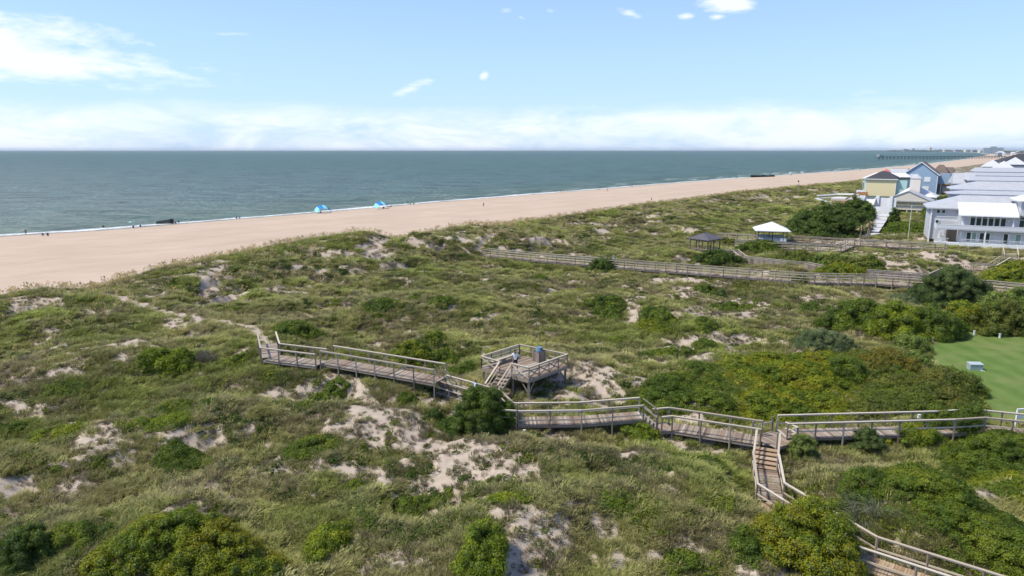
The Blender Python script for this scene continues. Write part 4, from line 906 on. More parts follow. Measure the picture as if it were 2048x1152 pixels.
boardwalk('I', 'very long grey walk crossing the dunes in the distance', spacing=1.9, pitch=.2, single=False, mid=(.35, .75), post=.12)
boardwalk('J1', 'pale walk on the beach side of the white roofed pavilion', spacing=2.2, pitch=.25, single=False, mid=(.5,))
boardwalk('J3', 'grey walk from the pavilion to the large grey house', spacing=2.4, pitch=.25, single=False, mid=(.5,), post=.13)
boardwalk('J2', 'lower ramp walk in front of the pavilion', spacing=2.4, pitch=.25, single=False, mid=(.5,), post=.13)
boardwalk('K', 'stepped walk with closed picket sides right of the brown gazebo', spacing=2.4, pitch=.25, single=False, solid=True, mp=M_POST)
boardwalk('K2', 'dark low fenced walk behind the right part of the far walk', spacing=2.4, pitch=.25, single=False, solid=True)
boardwalk('K3', 'short walk leading up to the gate stairs of the grey house', spacing=2.0, pitch=.25, single=False, mid=(.5,))
# stairs between them
A2e = V3(WALKS['A2']['c'][-1]); L0 = V3(WALKS['L']['c'][0]); dA = (A2e-V3(WALKS['A2']['c'][0])).normalized()
dL = (V3(WALKS['L']['c'][1])-L0).to_2d().normalized().to_3d()
stairs('stairs going down from the end of the upper walk', A2e+dL*.05, L0+dL*1.3, 1.5, 6)
D1 = V3(WALKS['D']['c'][-1]); E0 = V3(WALKS['E']['c'][0])
stairs('short stairs between the middle walk and the dark patchy walk', D1+(E0-D1)*.04, E0, 1.5, 4)
# stair landing
Ee = V3(WALKS['E']['c'][-1]); G0 = V3(WALKS['G']['c'][0]); F0 = V3(WALKS['F']['c'][0])
zl = Ee.z-.012
dE = (G0-Ee).to_2d().normalized().to_3d(); sE = Vector((dE.y, -dE.x, 0))
lc = (Ee+G0)/2; lc.z = zl
e = empty('stair_landing', (lc.x, lc.y, gz(lc.x, lc.y)), 0, 'square landing where the front stairs, the patchy walk and the right walk meet', 'landing')
hw = (G0-Ee).length/2
lay_planks(e, lc-dE*hw+Vector((0, 0, -.003))-sE*-.25, lc+dE*hw+Vector((0, 0, -.003))+sE*.25, 2.3, .15, True, seed=3)
for q in (-1, 1):
    for k in (-1, 1):
        p = lc+dE*(hw*.95*q)+sE*(1.15*k+.25)-e.location; MB().box(p.x-.06, p.y-.06, -.4, p.x+.06, p.y+.06, p.z+1.15).build('post', M_POST, e)
a = lc-dE*(hw*.95)-sE*.9-e.location; b_ = lc+dE*(hw*.95)-sE*.9-e.location
MB().beam(a+Vector((0, 0, .75)), b_+Vector((0, 0, .75)), .04, .12).build('middle_rail', M_RAIL, e)
a = lc+dE*(hw*.45)+sE*1.4-e.location; b_ = lc+dE*(hw*.95)+sE*1.4-e.location; c_ = lc+dE*(hw*.95)+sE*.3-e.location
for zz in (1.17, .7):
    MB().beam(a+Vector((0, 0, zz)), b_+Vector((0, 0, zz)), .14, .04).build('handrail', M_RAIL, e)
    MB().beam(b_+Vector((0, 0, zz+.004)), c_+Vector((0, 0, zz+.004)), .14, .04).build('handrail', M_RAIL, e)
for k in (-1, 1):
    a = lc-dE*hw+sE*(1.1*k+.25)-e.location; b_ = lc+dE*hw+sE*(1.1*k+.25)-e.location
    MB().beam(a-Vector((0, 0, .17)), b_-Vector((0, 0, .17)), .05, .22).build('stringer', M_POST, e)
top = P(1538, 873, 5.15)
top = Vector((float(P(1537, 861, 6.4)[0]), float(P(1537, 861, 6.4)[1]), zl-.02))
stairs('five steps of orange-brown boards going down from the landing', top, F0+Vector((0, 0, 0)), 1.5, 5, rh=1.22, mat=M_NEW)

# ------------------------------------------------------------------ the viewing deck
q = {k: V3(v) for k, v in PDC.items()}
base = (q['left']+q['back']+q['right']+q['front'])/4; base.z = gz(base.x, base.y)
e = empty('viewing_deck', base, 0, 'raised square wooden viewing deck with railings and a bench', 'deck'); o = base
fl = {k: Vector((v.x, v.y, PD_Z))-o for k, v in q.items()}
n = 34
for i in range(n):                        # boards run from the front-left side to the back-right side
    t0, t1 = (i+.04)/n, (i+.96)/n
    a0, a1 = fl['left'].lerp(fl['front'], t0), fl['left'].lerp(fl['front'], t1); b0, b1 = fl['back'].lerp(fl['right'], t0), fl['back'].lerp(fl['right'], t1)
    m = MB(); dz = Vector((0, 0, .04)); j = Vector((0, 0, random.uniform(-.004, .004)))
    m.add([a0-dz+j, a1-dz+j, b1-dz+j, b0-dz+j, a0+j, a1+j, b1+j, b0+j], [(0,3,2,1),(4,5,6,7),(0,1,5,4),(1,2,6,5),(2,3,7,6),(3,0,4,7)]); m.build('plank', M_PLANK, e)
RZ = Vector((0, 0, PR_Z-PD_Z))
def drail(a, b, nposts, mid=(.45,), foot=True, slats=False, cap=.16):
    MB().beam(a+RZ, b+RZ, cap, .045).build('handrail', M_RAIL, e); MB().beam(a+RZ-Vector((0,0,.08)), b+RZ-Vector((0,0,.08)), .04, .10).build('side_board', M_RAIL, e)
    for h in mid: MB().beam(a+Vector((0,0,h)), b+Vector((0,0,h)), .04, .12).build('middle_rail', M_RAIL, e)
    for i in range(nposts):
        p = a.lerp(b, i/(nposts-1) if nposts > 1 else 0); MB().box(p.x-.05, p.y-.05, p.z-.3, p.x+.05, p.y+.05, p.z+RZ.z-.024).build('post', M_POST, e)
drail(fl['left'], fl['back'], 5, (.35, .6, .82)); drail(fl['back'], fl['right'], 5, (.5,)); drail(fl['right']+Vector((.01,.01,.003)), fl['front']+Vector((.01,.01,.003)), 5, (.72,)); drail(fl['left']+Vector((0,0,.004)), fl['o1'], 2, ()); drail(fl['o2'], fl['front']+Vector((0,0,.006)), 2, ())
for a, b in (('left', 'o1'), ('o2', 'front')):
    MB().beam(fl[a]+Vector((0,0,.08)), fl[b]+RZ-Vector((0,0,.12)), .04, .09).build('cross_brace', M_RAIL, e); MB().beam(fl[a]+RZ-Vector((.02,.05,.12)), fl[b]+Vector((-.02,-.05,.08)), .035, .09).build('cross_brace', M_RAIL, e)
for i in range(4):
    a, b = fl['front'].lerp(fl['right'], i/4), fl['front'].lerp(fl['right'], (i+1)/4)
    nrm = (b-a).cross(Vector((0,0,1))).normalized()*.06
    MB().beam(a+Vector((0,0,.06))+nrm, b+RZ*.75+nrm, .035, .09).build('cross_brace', M_POST, e); MB().beam(a+RZ*.75+nrm*1.7, b+Vector((0,0,.06))+nrm*1.7, .035, .09).build('cross_brace', M_POST, e)
for a, b in (('left', 'front'), ('front', 'right'), ('right', 'back'), ('back', 'left')):
    out = (fl[a]+fl[b])/2; out = out.to_2d().normalized().to_3d()*.035
    MB().beam(fl[a]-Vector((0,0,.20))+out, fl[b]-Vector((0,0,.20))+out, .05, .30).build('rim_board', M_POST, e)
cen = (fl['left']+fl['right'])/2
for k in ('left', 'back', 'right', 'front'):
    p = fl[k]+(cen-fl[k]).normalized()*.18; w = p+o; g = gz(w.x, w.y)-.4-o.z
    MB().box(p.x-.10, p.y-.10, g, p.x+.10, p.y+.10, p.z-.05).build('support_post', M_POST, e)
    for k2 in ('left', 'back', 'right', 'front'):
        if k2 == k or (fl[k2]-fl[k]).length > 1.2*(fl['right']-fl['front']).length: continue
        dd = (fl[k2]-fl[k]).normalized(); MB().beam(p+dd*.12-Vector((0,0,1.25)), p+dd*.95-Vector((0,0,.22)), .06, .10).build('knee_brace', M_POST, e)
for f in (.33, .66):
    for a, b in (('left', 'front'), ('back', 'right')):
        p = fl[a].lerp(fl[b], f); p = p+(cen-p).normalized()*.18; w = p+o; MB().box(p.x-.08, p.y-.08, gz(w.x, w.y)-.4-o.z, p.x+.08, p.y+.08, p.z-.05).build('support_post', M_POST, e)
# bench along the back-left rail
be = fl['left'].lerp(fl['back'], .14); bf = fl['left'].lerp(fl['back'], .80); inn = (fl['front']-fl['left']).normalized()
for k in range(3):
    MB().beam(be+inn*(.32+.16*k)+Vector((0,0,.46)), bf+inn*(.32+.16*k)+Vector((0,0,.46)), .14, .045).build('bench_board', M_RAIL, e)
for f in (.1, .5, .9):
    p = be.lerp(bf, f); MB().beam(p+inn*.26+Vector((0,0,.22)), p+inn*.72+Vector((0,0,.22)), .08, .42).build('bench_leg', M_POST, e)
# stairs of the deck
sa = (fl['o1']+fl['o2'])/2+o; sbx = (P(969, 762, 6.85)+P(996, 767, 6.85))/2
stairs('steep stairs going up to the viewing deck', sa+Vector((0,0,-.02)), Vector((float(sbx[0]), float(sbx[1]), 5.62)), (fl['o2']-fl['o1']).length*.9, 6, rh=1.05)
# slatted bin box with a blue-grey barrel in it
bp = P(1078.5, 722, PD_Z); e = empty('bin_enclosure', bp, R(38), 'slatted wooden box for the bin, on the right side of the viewing deck', 'bin box')
for i in range(4):
    for j in range(6):
        a = R(90*i); u = -.42+.84*(j+.5)/6; x, y = u, .46; X_, Y_ = x*math.cos(a)-y*math.sin(a), x*math.sin(a)+y*math.cos(a)
        s = link('slat', PLANK_CACHE.setdefault('slat', MB().box(-.055, -.012, 0, .055, .012, .98).mesh('slat', M_POST)), e, (X_, Y_, .01)); s.rotation_euler = (0, 0, a)
for i, (x, y) in enumerate(((-.43, -.43), (.43, -.43), (.43, .43), (-.43, .43))): MB().box(x-.03, y-.03, 0, x+.03, y+.03, .94).build('post', M_POST, e)
M_BLUE = simple('blue_grey_plastic', (.14, .24, .33), .45, .1)
e = empty('waste_bin', bp, R(38), 'blue-grey plastic bin lid sticking out of the slatted box', 'bin')
MB().tube((0,0,.05), (0,0,.98), .30, .32, 16).build('barrel', M_BLUE, e); m = MB().tube((0,0,.98), (0,0,1.06), .36, .36, 16); m.build('rim', M_BLUE, e); MB().tube((0,0,1.06), (0,0,1.36), .33, .28, 12).build('lid', M_BLUE, e); MB().box(-.14, -.335, 1.12, .14, -.30, 1.26).build('flap', simple('dark_flap', (.04,.06,.08), .5), e)

# ------------------------------------------------------------------ pavilion and gazebo
def hip(m, x0, y0, x1, y1, z0, z1, rx0, rx1, ry, th=.14):
    """hip roof: eave rectangle, ridge from rx0 to rx1 at y=ry"""
    m.add([(x0,y0,z0),(x1,y0,z0),(x1,y1,z0),(x0,y1,z0),(rx0,ry,z1),(rx1,ry,z1),(x0,y0,z0-th),(x1,y0,z0-th),(x1,y1,z0-th),(x0,y1,z0-th)],
          [(0,1,5,4),(1,2,5),(2,3,4,5),(3,0,4),(6,9,8,7),(0,6,7,1),(1,7,8,2),(2,8,9,3),(3,9,6,0)] if rx0 != rx1 else [(0,1,4),(1,2,4),(2,3,4),(3,0,4),(6,9,8,7),(0,6,7,1),(1,7,8,2),(2,8,9,3),(3,9,6,0)])
    return m
def metal_roof(name, col, scale=2.2, rough=.45):
    m, nt, b = new_mat(name); t = NT(nt); oc = t.n('ShaderNodeTexCoord').outputs['Object']
    n = t.noise(.7, 4, .6, oc); c = t.ramp(n, [(.3, tuple(x*.9 for x in col)), (.7, tuple(min(1, x*1.06) for x in col))]); nt.links.new(c, b.inputs['Base Color']); b.inputs['Roughness'].default_value = rough
    return m
M_WROOF = metal_roof('white_metal_roof', (.74, .74, .74)); M_GROOF = metal_roof('pale_grey_metal_roof', (.47, .48, .50)); M_PROOF = metal_roof('pale_tower_roof', (.58, .59, .61)); M_SHINGLE = simple('dark_grey_shingles', (.10, .095, .11), .9, .25, 2)
M_WHITE = simple('white_paint', (.74, .75, .76), .5, .06); M_GPANEL = simple('blue_grey_boards', (.30, .34, .38), .7, .12)
pc = P(1541, 481, 6.0); e = empty('pavilion', pc, R(-14), 'open beach pavilion with bright white hipped roof', 'pavilion')
m = hip(MB(), -3.7, -3.7, 3.7, 3.7, 2.55, 4.25, -.05, .05, 0); m.build('roof', M_WROOF, e)
for x in (-3, 0, 3):
    for y in (-3, 3): MB().box(x-.09, y-.09, -1.2, x+.09, y+.09, 2.5).build('post', M_DARKW, e)
for y in (-3.0, 3.0): MB().box(-3.2, y-.06, 2.2, 3.2, y+.06, 2.4).build('beam', M_DARKW, e)
MB().box(-3.2, -3.2, -.15, 3.2, 3.2, 0).build('floor', M_PLANK, e)
for x0, x1 in ((-3, -.1), (.1, 3)):
    for k in range(9):
        u = x0+(x1-x0)*(k+.5)/9; MB().box(u-.15, -3.16, .05, u+.15, -3.11, 1.05).build('board', M_GPANEL, e)
MB().box(-3.1, 2.95, .1, 3.1, 3.05, 1.0).build('back_rail_panel', M_GPANEL, e)
for x in (-2.45, 1.9, 2.6):
    s = MB().box(-.45 if x < 0 else -.25, -.02, 0, .45 if x < 0 else .25, .02, .7).build('sign', M_WHITE, None); tag(s, {-2.45: 'white notice sign on the left of the pavilion rail', 1.9: 'white notice sign on the right of the pavilion rail', 2.6: 'outermost white notice sign at the right end of the pavilion rail'}[x], 'sign')
    s.parent = None; s.location = Matrix.Rotation(R(-14), 4, 'Z') @ Vector((x, -3.2, .25)) + Vector(pc); s.rotation_euler = (0, 0, R(-14))
gc = P(1409, 505, 5.3); e = empty('gazebo', gc, R(40), 'small weathered gazebo with dark grey shingled hip roof', 'gazebo')
m = hip(MB(), -2.55, -2.55, 2.55, 2.55, 2.95, 4.1, -.7, .7, 0, .10); m.build('roof', M_SHINGLE, e)
for x in (-2.1, 0, 2.1):
    for y in (-2.1, 0, 2.1):
        if x or y: MB().box(x-.08, y-.08, -1, x+.08, y+.08, 2.9).build('post', M_DARKW, e)
for y in (-2.1, 2.1):
    MB().box(-2.2, y-.05, 2.65, 2.2, y+.05, 2.83).build('beam', M_DARKW, e); MB().box(y-.05, -2.0, 2.6, y+.05, 2.0, 2.78).build('beam', M_DARKW, e)
    MB().box(-2.2, y-.04, .95, 2.2, y+.04, 1.05).build('handrail', M_POST, e)
    MB().box(y-.04, -2.0, .94, y+.04, 2.0, 1.04).build('handrail', M_POST, e)
for y in (-2.1, 2.1):
    for k in range(12):
        u = -2.0+4*(k+.5)/12
        MB().box(u-.03, y-.02, .05, u+.03, y+.02, .95).build('baluster', M_POST, e); MB().box(y-.02, u-.03, .05, y+.02, u+.03, .94).build('baluster', M_POST, e)
MB().box(-2.3, -2.3, -.2, 2.3, 2.3, 0).build('floor', M_PLANK, e)
MB().box(-.5, -1.6, .0, .5, -1.2, .5).build('bench', M_DARKW, e)
# ------------------------------------------------------------------ buildings
M_GSIDE = simple('grey_siding', (.52, .53, .56), .7, .08); M_CREAM = simple('cream_siding', (.66, .58, .36), .7, .05); M_BEIGE = simple('beige_siding', (.62, .58, .50), .7, .06)
M_BSIDE = simple('blue_siding', (.27, .38, .51), .7, .06); M_TEAL = simple('mint_siding', (.42, .60, .58), .7, .06); M_PINK = simple('pink_siding', (.52, .40, .36), .7, .08); M_REDS = simple('red_roof', (.55, .13, .12), .6, .1)
M_BLACK = simple('black_shingles', (.05, .052, .06), .9, .25, 2); M_BROWN = simple('brown_shingles', (.15, .115, .095), .9, .25, 2)
M_TRIM_SHADE = simple('trim_and_eave_shade', (.13, .17, .27), .5); M_ORANGE = simple('orange_timber', (.38, .19, .07), .7, .2); M_PALED = simple('pale_deck', (.60, .60, .60), .7, .1)
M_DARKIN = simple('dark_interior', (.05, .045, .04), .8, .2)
def glass():
    m, nt, b = new_mat('window_glass'); b.inputs['Base Color'].default_value = (.025, .045, .045, 1); b.inputs['Roughness'].default_value = .08; b.inputs['Specular IOR Level'].default_value = .7; return m
M_GLASS = glass(); M_GLASSG = simple('green_curtain_glass', (.22, .32, .27), .25, .2)
def frame(px, py, Y, ang):
    """local frame with origin at a photo spot at distance Y, x axis along the facade"""
    return PY(px, py, Y), R(ang)
def window(e, x, z, w, h, y=0.0, glass=None, cols=1, trans=0.0, fw=.10, side=None):
    """window in a wall facing -y (or facing -x when side='x'); x,z is the lower left corner"""
    f = MB(); g = MB()
    def bx(m, a0, a1, d0, d1, z0, z1):
        if side == 'x': m.box(y+d0, a0, z0, y+d1, a1, z1)
        else: m.box(a0, y+d0, z0, a1, y+d1, z1)
    bx(f, x, x+w, -.07, -.01, z, z+fw); bx(f, x, x+w, -.07, -.01, z+h-fw, z+h)
    for i in range(cols+1):
        c = x+fw/2+(w-fw)*i/cols; bx(f, c-fw/2, c+fw/2, -.075, -.01, z+fw, z+h-fw)
    if trans: bx(f, x+fw, x+w-fw, -.07, -.012, z+h*(1-trans)-fw/2, z+h*(1-trans)+fw/2)
    fo = f.build('window', M_WHITE, e)
    for i in range(cols):
        p = MB(); a0 = x+fw/2+(w-fw)*i/cols+fw/2; a1 = a0+(w-fw)/cols-fw
        bx(p, a0, a1, -.03, -.004, z+fw, z+h-fw); p.build('pane', glass or M_GLASS, fo)
def seams(e, name, x0, x1, yz, mat, pitch=.6, h=.05):
    """standing seams of a metal roof slope: lines from (y0,z0) up to (y1,z1)"""
    (y0, z0), (y1, z1) = yz; m = MB(); n = int((x1-x0)/pitch)
    for i in range(n+1):
        x = x0+(x1-x0)*i/n; m.beam((x, y0, z0+.03), (x, y1, z1+.03), .05, h)
    tag(m.build(name, mat, e), kind='stuff')
# --- the large grey house at the right edge
o, an = frame(1872.5, 457.8, 150.0, -27); o = np.array(o); gzH = 5.0; base = Vector((o[0], o[1], gzH))
e = empty('grey_house', base, an, 'large pale grey house with long balcony and bright white porch roof at the right edge', 'house')
zb = o[2]-gzH                                # balcony underside, above the ground
f1 = 1.1                                     # lower floor level
L = 30
MB().box(-0.1, 0, zb, L, 1.9, zb+.16).build('balcony', M_WHITE, e)
m = MB(); m.box(-.05, -.05, zb+.17, L, .03, zb+1.0); m.build('balcony_front', simple('pale_lilac_boards', (.60, .61, .65), .6, .05), e)
MB().box(-.08, -.09, zb+1.003, L, .08, zb+1.10).build('balcony_rail', M_WHITE, e); MB().box(-.10, 0.035, zb+.17, -.02, 4.5, zb+1.0).build('balcony_side', M_WHITE, e)
MB().box(0, .03, f1-1.3, L, 2.0, f1).build('porch_floor', M_WHITE, e)
MB().box(4.3, 2.0, f1-.9, L, 12, zb).build('lower_wall', M_GSIDE, e)
MB().box(4.4, 1.9, zb+.17, L, 12, zb+3.5).build('upper_wall', M_GSIDE, e)
MB().box(.4, 7.0, f1-.9, 4.28, 12, zb+.1).build('side_wing', M_GSIDE, e)
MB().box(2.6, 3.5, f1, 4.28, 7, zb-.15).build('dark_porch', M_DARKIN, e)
for i, x in enumerate((.55, 4.6, 9.0, 13.2, 17.5, 22, 26)):
    MB().box(x, .15, f1, x+.24, .39, zb-.003).build('porch_post', M_GPANEL if i % 2 else M_WHITE, e)
for x0, x1 in ((.0, 2.6), (4.9, 8.9), (9.3, 13.0), (13.5, 17.3), (17.8, 21.8)):
    r = MB().box(x0, .06, f1+.85, x1, .12, f1+.93).box(x0, .06, f1+.12, x1, .12, f1+.2)
    for k in range(int((x1-x0)/.25)): r.box(x0+k*.25, .075, f1+.2, x0+k*.25+.05, .105, f1+.85)
    tag(r.build('porch_railing', M_WHITE, e), kind='stuff')
for x, w, g in ((5.9, .95, None), (6.9, .95, M_GLASSG), (8.3, .95, None), (9.35, .95, None), (12.6, 1.0, None), (14.7, 1.1, M_GLASSG)):
    window(e, x, f1+.15, w, 2.15, 1.99, g)
window(e, 17.2, f1+1.0, 1.2, 1.0, 1.99); MB().box(17.7, 1.6, f1, 17.85, 1.75, f1+1.6).build('patio_lamp', M_BLACK, e)
for x in (6.2+.04, 7.34, 8.44, 9.54, 10.64, 11.74): window(e, x, zb+.45, 1.03, 2.85, 1.89, None, 1, .24)
for x in (15.0, 16.15): window(e, x, zb+.45, 1.05, 2.7, 1.89, None, 1, .24)
for x in (4.6, 13.7): MB().box(x, .2, zb+1.0, x+.22, .42, zb+3.25).build('upper_post', M_WHITE, e)
for x in (13.1, 14.4, 11.0): MB().box(x, 1.8, zb+1.9 if x > 13 else f1+1.5, x+.2, 1.895, zb+2.2 if x > 13 else f1+1.8).build('wall_lamp', M_WHITE, e)
# white porch roof, a lean-to rising away from us
zr = zb+3.35
m = MB(); m.add([(3.9,-.2,zr),(14.6,-.2,zr),(14.6,5.2,zr+2.35),(3.9,5.2,zr+2.35),(3.9,-.2,zr-.22),(14.6,-.2,zr-.22),(14.6,5.2,zr+2.1),(3.9,5.2,zr+2.1)], [(0,1,2,3),(7,6,5,4),(0,4,5,1),(1,5,6,2),(2,6,7,3),(3,7,4,0)]); m.build('porch_roof', M_WROOF, e)
seams(e, 'roof_seams', 4.0, 14.5, ((-.2, zr), (5.2, zr+2.35)), M_WROOF)
MB().box(3.95, -.30, zr-.30, 14.55, -.20, zr-.12).build('gutter', M_WHITE, e)
# main body behind with a hip roof
MB().box(-1.0, 7.1, 1.0, L, 18, zb+4.2).build('main_body', M_GSIDE, e)
m = hip(MB(), -1.8, 6.2, L+6, 19, zb+4.2, zb+6.9, 5.2, L, 12.4, .25); m.build('main_roof', M_GROOF, e)
seams(e, 'roof_seams', 5.2, L-2, ((6.2, zb+4.2), (12.4, zb+6.9)), M_GROOF, .55)
MB().box(5.0, 12.3, zb+6.88, L, 12.55, zb+7.02).build('ridge_cap', M_TRIM_SHADE, e)
for x, z in ((.2, zb+2.9), (1.2, zb+2.9), (.2, zb+.6)): window(e, x, z, .8, .9, 6.98)
for k, (y, zz) in enumerate(((4.2, 2.2), (5.2, 2.9))): MB().box(.2, y, zb+zz-.6, 4.3, y+.12, zb+zz-.5).build('stair_beam', M_WHITE, e)
MB().box(-.9, 6.6, 0, -.6, 6.9, zb+4.1).build('corner_post', M_WHITE, e)
m = MB()
for k in range(9): m.box(.6, 1.8+k*.30, f1+.1+k*.3, 1.9, 2.1+k*.30, f1+.15+k*.3)
tag(m.build('outside_stair', M_WHITE, e), kind='stuff')
# the right tower with hip roof and dark screened loggia
MB().box(15.2, .6, zb+3.3, 30, 9, zb+4.3).build('tower_floor', M_WHITE, e)
MB().box(15.6, 1.2, zb+4.3, 29.6, 8.6, zb+6.6).build('loggia', simple('loggia_screen', (.10, .09, .075), .5, .2), e)
for x in (15.3, 17.1, 19.3, 22, 25): MB().box(x, .75, zb+4.3, x+.18, .93, zb+6.62).build('tower_post', M_WHITE, e)
MB().box(15.2, .62, zb+5.0, 30, .72, zb+5.1).build('tower_rail', M_WHITE, e)
MB().box(14.75, .5, zb+3.5, 15.6, 8, zb+6.6).build('tower_wall', M_GSIDE, e)
m = hip(MB(), 14.0, -.3, 31, 9.8, zb+6.65, zb+9.0, 19.5, 25, 4.7, .22); m.build('tower_roof', M_WROOF, e)
# --- the row of roofs behind it
def roof_house(label, px, py, Y, L, D, rise, wall_h, hipx, mat=M_GROOF, wall=M_GSIDE, ang=-27, trim=True, lower=None, seam=.6, cat='house'):
    """px,py: left front corner of the eave in the photo"""
    o = PY(px, py, Y); g = o[2]-wall_h; e = empty('house', (o[0], o[1], g), R(ang), label, cat)
    MB().box(.8, .8, 0, L-.8, D-.8, wall_h-.01).build('wall', wall, e)
    m = hip(MB(), 0, 0, L, D, wall_h, wall_h+rise, hipx, L-hipx if L > 2*hipx else L/2+.01, D/2, .25); ro = m.build('roof', mat, e)
    MB().box(-.05, -.12, wall_h-.42, L+.05, -.02, wall_h-.10).build('gutter', M_TRIM_SHADE if trim else M_WHITE, e)  # gutter trim, made deep and dark to paint the shadow line at the eave
    if seam:
        seams(e, 'roof_seams', hipx, L-hipx, ((0, wall_h), (D/2, wall_h+rise)), mat, seam)
    n = int((L-3)/3.2)
    for i in range(n): window(e, 2+i*3.2, wall_h-2.0, 1.2, 1.3, .78)
    if lower:
        lw, lr = lower; m = hip(MB(), -lw, -lw, L+lw, D+lw, wall_h-lr-.9, wall_h-.9, .8, L-.8, D/2, .2)
        m.build('lower_roof', mat, e)
    return e
def rh(label, px, py, Y, L, D, ridge_py, hipx, **k):
    e0 = PY(px, py, Y); zr = PY(px, ridge_py, Y+D/2*math.cos(R(27)))[2]
    return roof_house(label, px, py, Y, L, D, float(zr-e0[2]), k.pop('wh', 10.5), hipx, **k)
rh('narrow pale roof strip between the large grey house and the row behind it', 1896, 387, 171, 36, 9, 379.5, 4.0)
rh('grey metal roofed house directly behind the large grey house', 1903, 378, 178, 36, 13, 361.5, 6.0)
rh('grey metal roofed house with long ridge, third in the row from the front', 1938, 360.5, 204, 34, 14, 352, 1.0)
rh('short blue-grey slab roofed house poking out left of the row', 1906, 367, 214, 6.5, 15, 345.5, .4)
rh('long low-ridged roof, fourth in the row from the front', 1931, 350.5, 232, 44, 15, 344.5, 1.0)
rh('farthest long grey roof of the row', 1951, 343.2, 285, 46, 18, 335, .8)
def pyr(label, px, py, Y, w, h, mat=M_PROOF, name='roof_tower'):
    o = PY(px, py, Y); e = empty(name, (o[0], o[1], o[2]-8), R(-27), label, 'tower')
    MB().box(.6, .6, 0, w-.6, w-.6, 8).build('wall', M_GSIDE, e); hip(MB(), 0, 0, w, w, 8, 8+h, w/2-.05, w/2+.05, w/2, .3).build('roof', mat, e); MB().box(.3, .45, 7.2, w-.3, .59, 7.7).build('trim', M_TRIM_SHADE, e)
    for i in range(3): window(e, 1+i*(w-2.6)/2.4, 5.2, .9, 1.2, .55)
pyr('left pale pyramid roof above the row of grey roofs', 1966, 333, 340, 8.4, 3.2); pyr('front pale pyramid roof with dark blue eave line', 1989, 336, 300, 7.2, 3.0); pyr('right pale pyramid roof above blue-white windows', 2010, 328.5, 360, 9.6, 3.6)
roof_house('dark charcoal roofed house farthest right behind the pyramid roofs', 1998, 324, 520, 36, 22, 6.0, 9, 14, mat=M_BLACK, wall=M_GPANEL, ang=-20, trim=False, seam=None)
# --- yellow house
o = PY(1729, 391, 262); e = empty('yellow_house', (o[0], o[1], 5.0), R(-37), 'pale yellow windowless house with black hip roof', 'house'); h0 = o[2]-5.0; W1 = 10.2
MB().box(0, 0, h0, W1, 9, h0+6.4).build('wall', M_CREAM, e); hip(MB(), -.6, -.6, W1+.6, 9.6, h0+6.4, h0+9.2, 4.4, W1-4.2, 4.5, .25).build('roof', M_BLACK, e)
MB().box(-.65, -.68, h0+6.12, W1+.65, -.61, h0+6.38).build('gutter', M_WHITE, e)
for i, x in enumerate((-.04, W1-.12)): MB().box(x, -.05, h0, x+.16, -.004, h0+6.1).build('corner_board', M_WHITE, e)
for x in (.3, 3.4, 6.6, 9.6): MB().box(x, .4, 0, x+.3, .7, h0-.005).build('pile', M_WHITE, e)
MB().box(W1+.02, 1.2, h0, W1+3.4, 9, h0+6.3).build('teal_wing', M_TEAL, e); MB().box(W1+.2, 1.0, h0+6.33, W1+3.6, 9.2, h0+6.9).build('wing_roof', M_BLACK, e)
MB().box(0, 1, 0, W1, 8, h0-.05).build('under_house', M_WHITE, e)
# white roof and mint walls behind
o = PY(1724, 356, 290); e = empty('mint_house', (o[0], o[1], 5.0), R(-37), 'mint and white house with broad white roof behind the yellow house', 'house'); h0 = o[2]-5.0
hip(MB(), 0, 0, 19, 12, h0, h0+2.2, 4, 15, 6, .3).build('roof', M_WROOF, e); MB().box(.4, .4, 0, 18.2, 11, h0-.31).build('wall', M_TEAL, e)
window(e, 15.2, h0-2.6, 2.2, 1.8, .39, None, 2); window(e, 15.4, h0-5.8, 1.6, 1.8, .39)
for z in (h0-3.2, h0-6.3): MB().box(14.6, -.8, z, 18.6, .38, z+.2).build('balcony', M_WHITE, e)
for x in (-.05, .9): window(e, x+.5, h0-5, .5, 3.2, .39)
o = PY(1762, 345, 330); e = empty('red_roof_house', (o[0], o[1], 5.0), R(-37), 'house showing only a small red hipped roof', 'house'); h0 = o[2]-5
MB().box(.3, .3, 0, 3.5, 3.5, h0-.02).build('wall', M_BEIGE, e); hip(MB(), 0, 0, 3.8, 3.8, h0, h0+1.6, 1.6, 2.2, 1.9, .2).build('roof', M_REDS, e)
o = PY(1776, 345, 345); e = empty('white_roof_house', (o[0], o[1], 5.0), R(-37), 'far house with long low white-blue roof left of the blue gable', 'house'); h0 = o[2]-5
MB().box(.3, .3, 0, 8, 8, h0).build('wall', M_TEAL, e); hip(MB(), 0, 0, 8.6, 9, h0, h0+1.8, .5, 8, 4.5, .2).build('roof', M_GROOF, e)
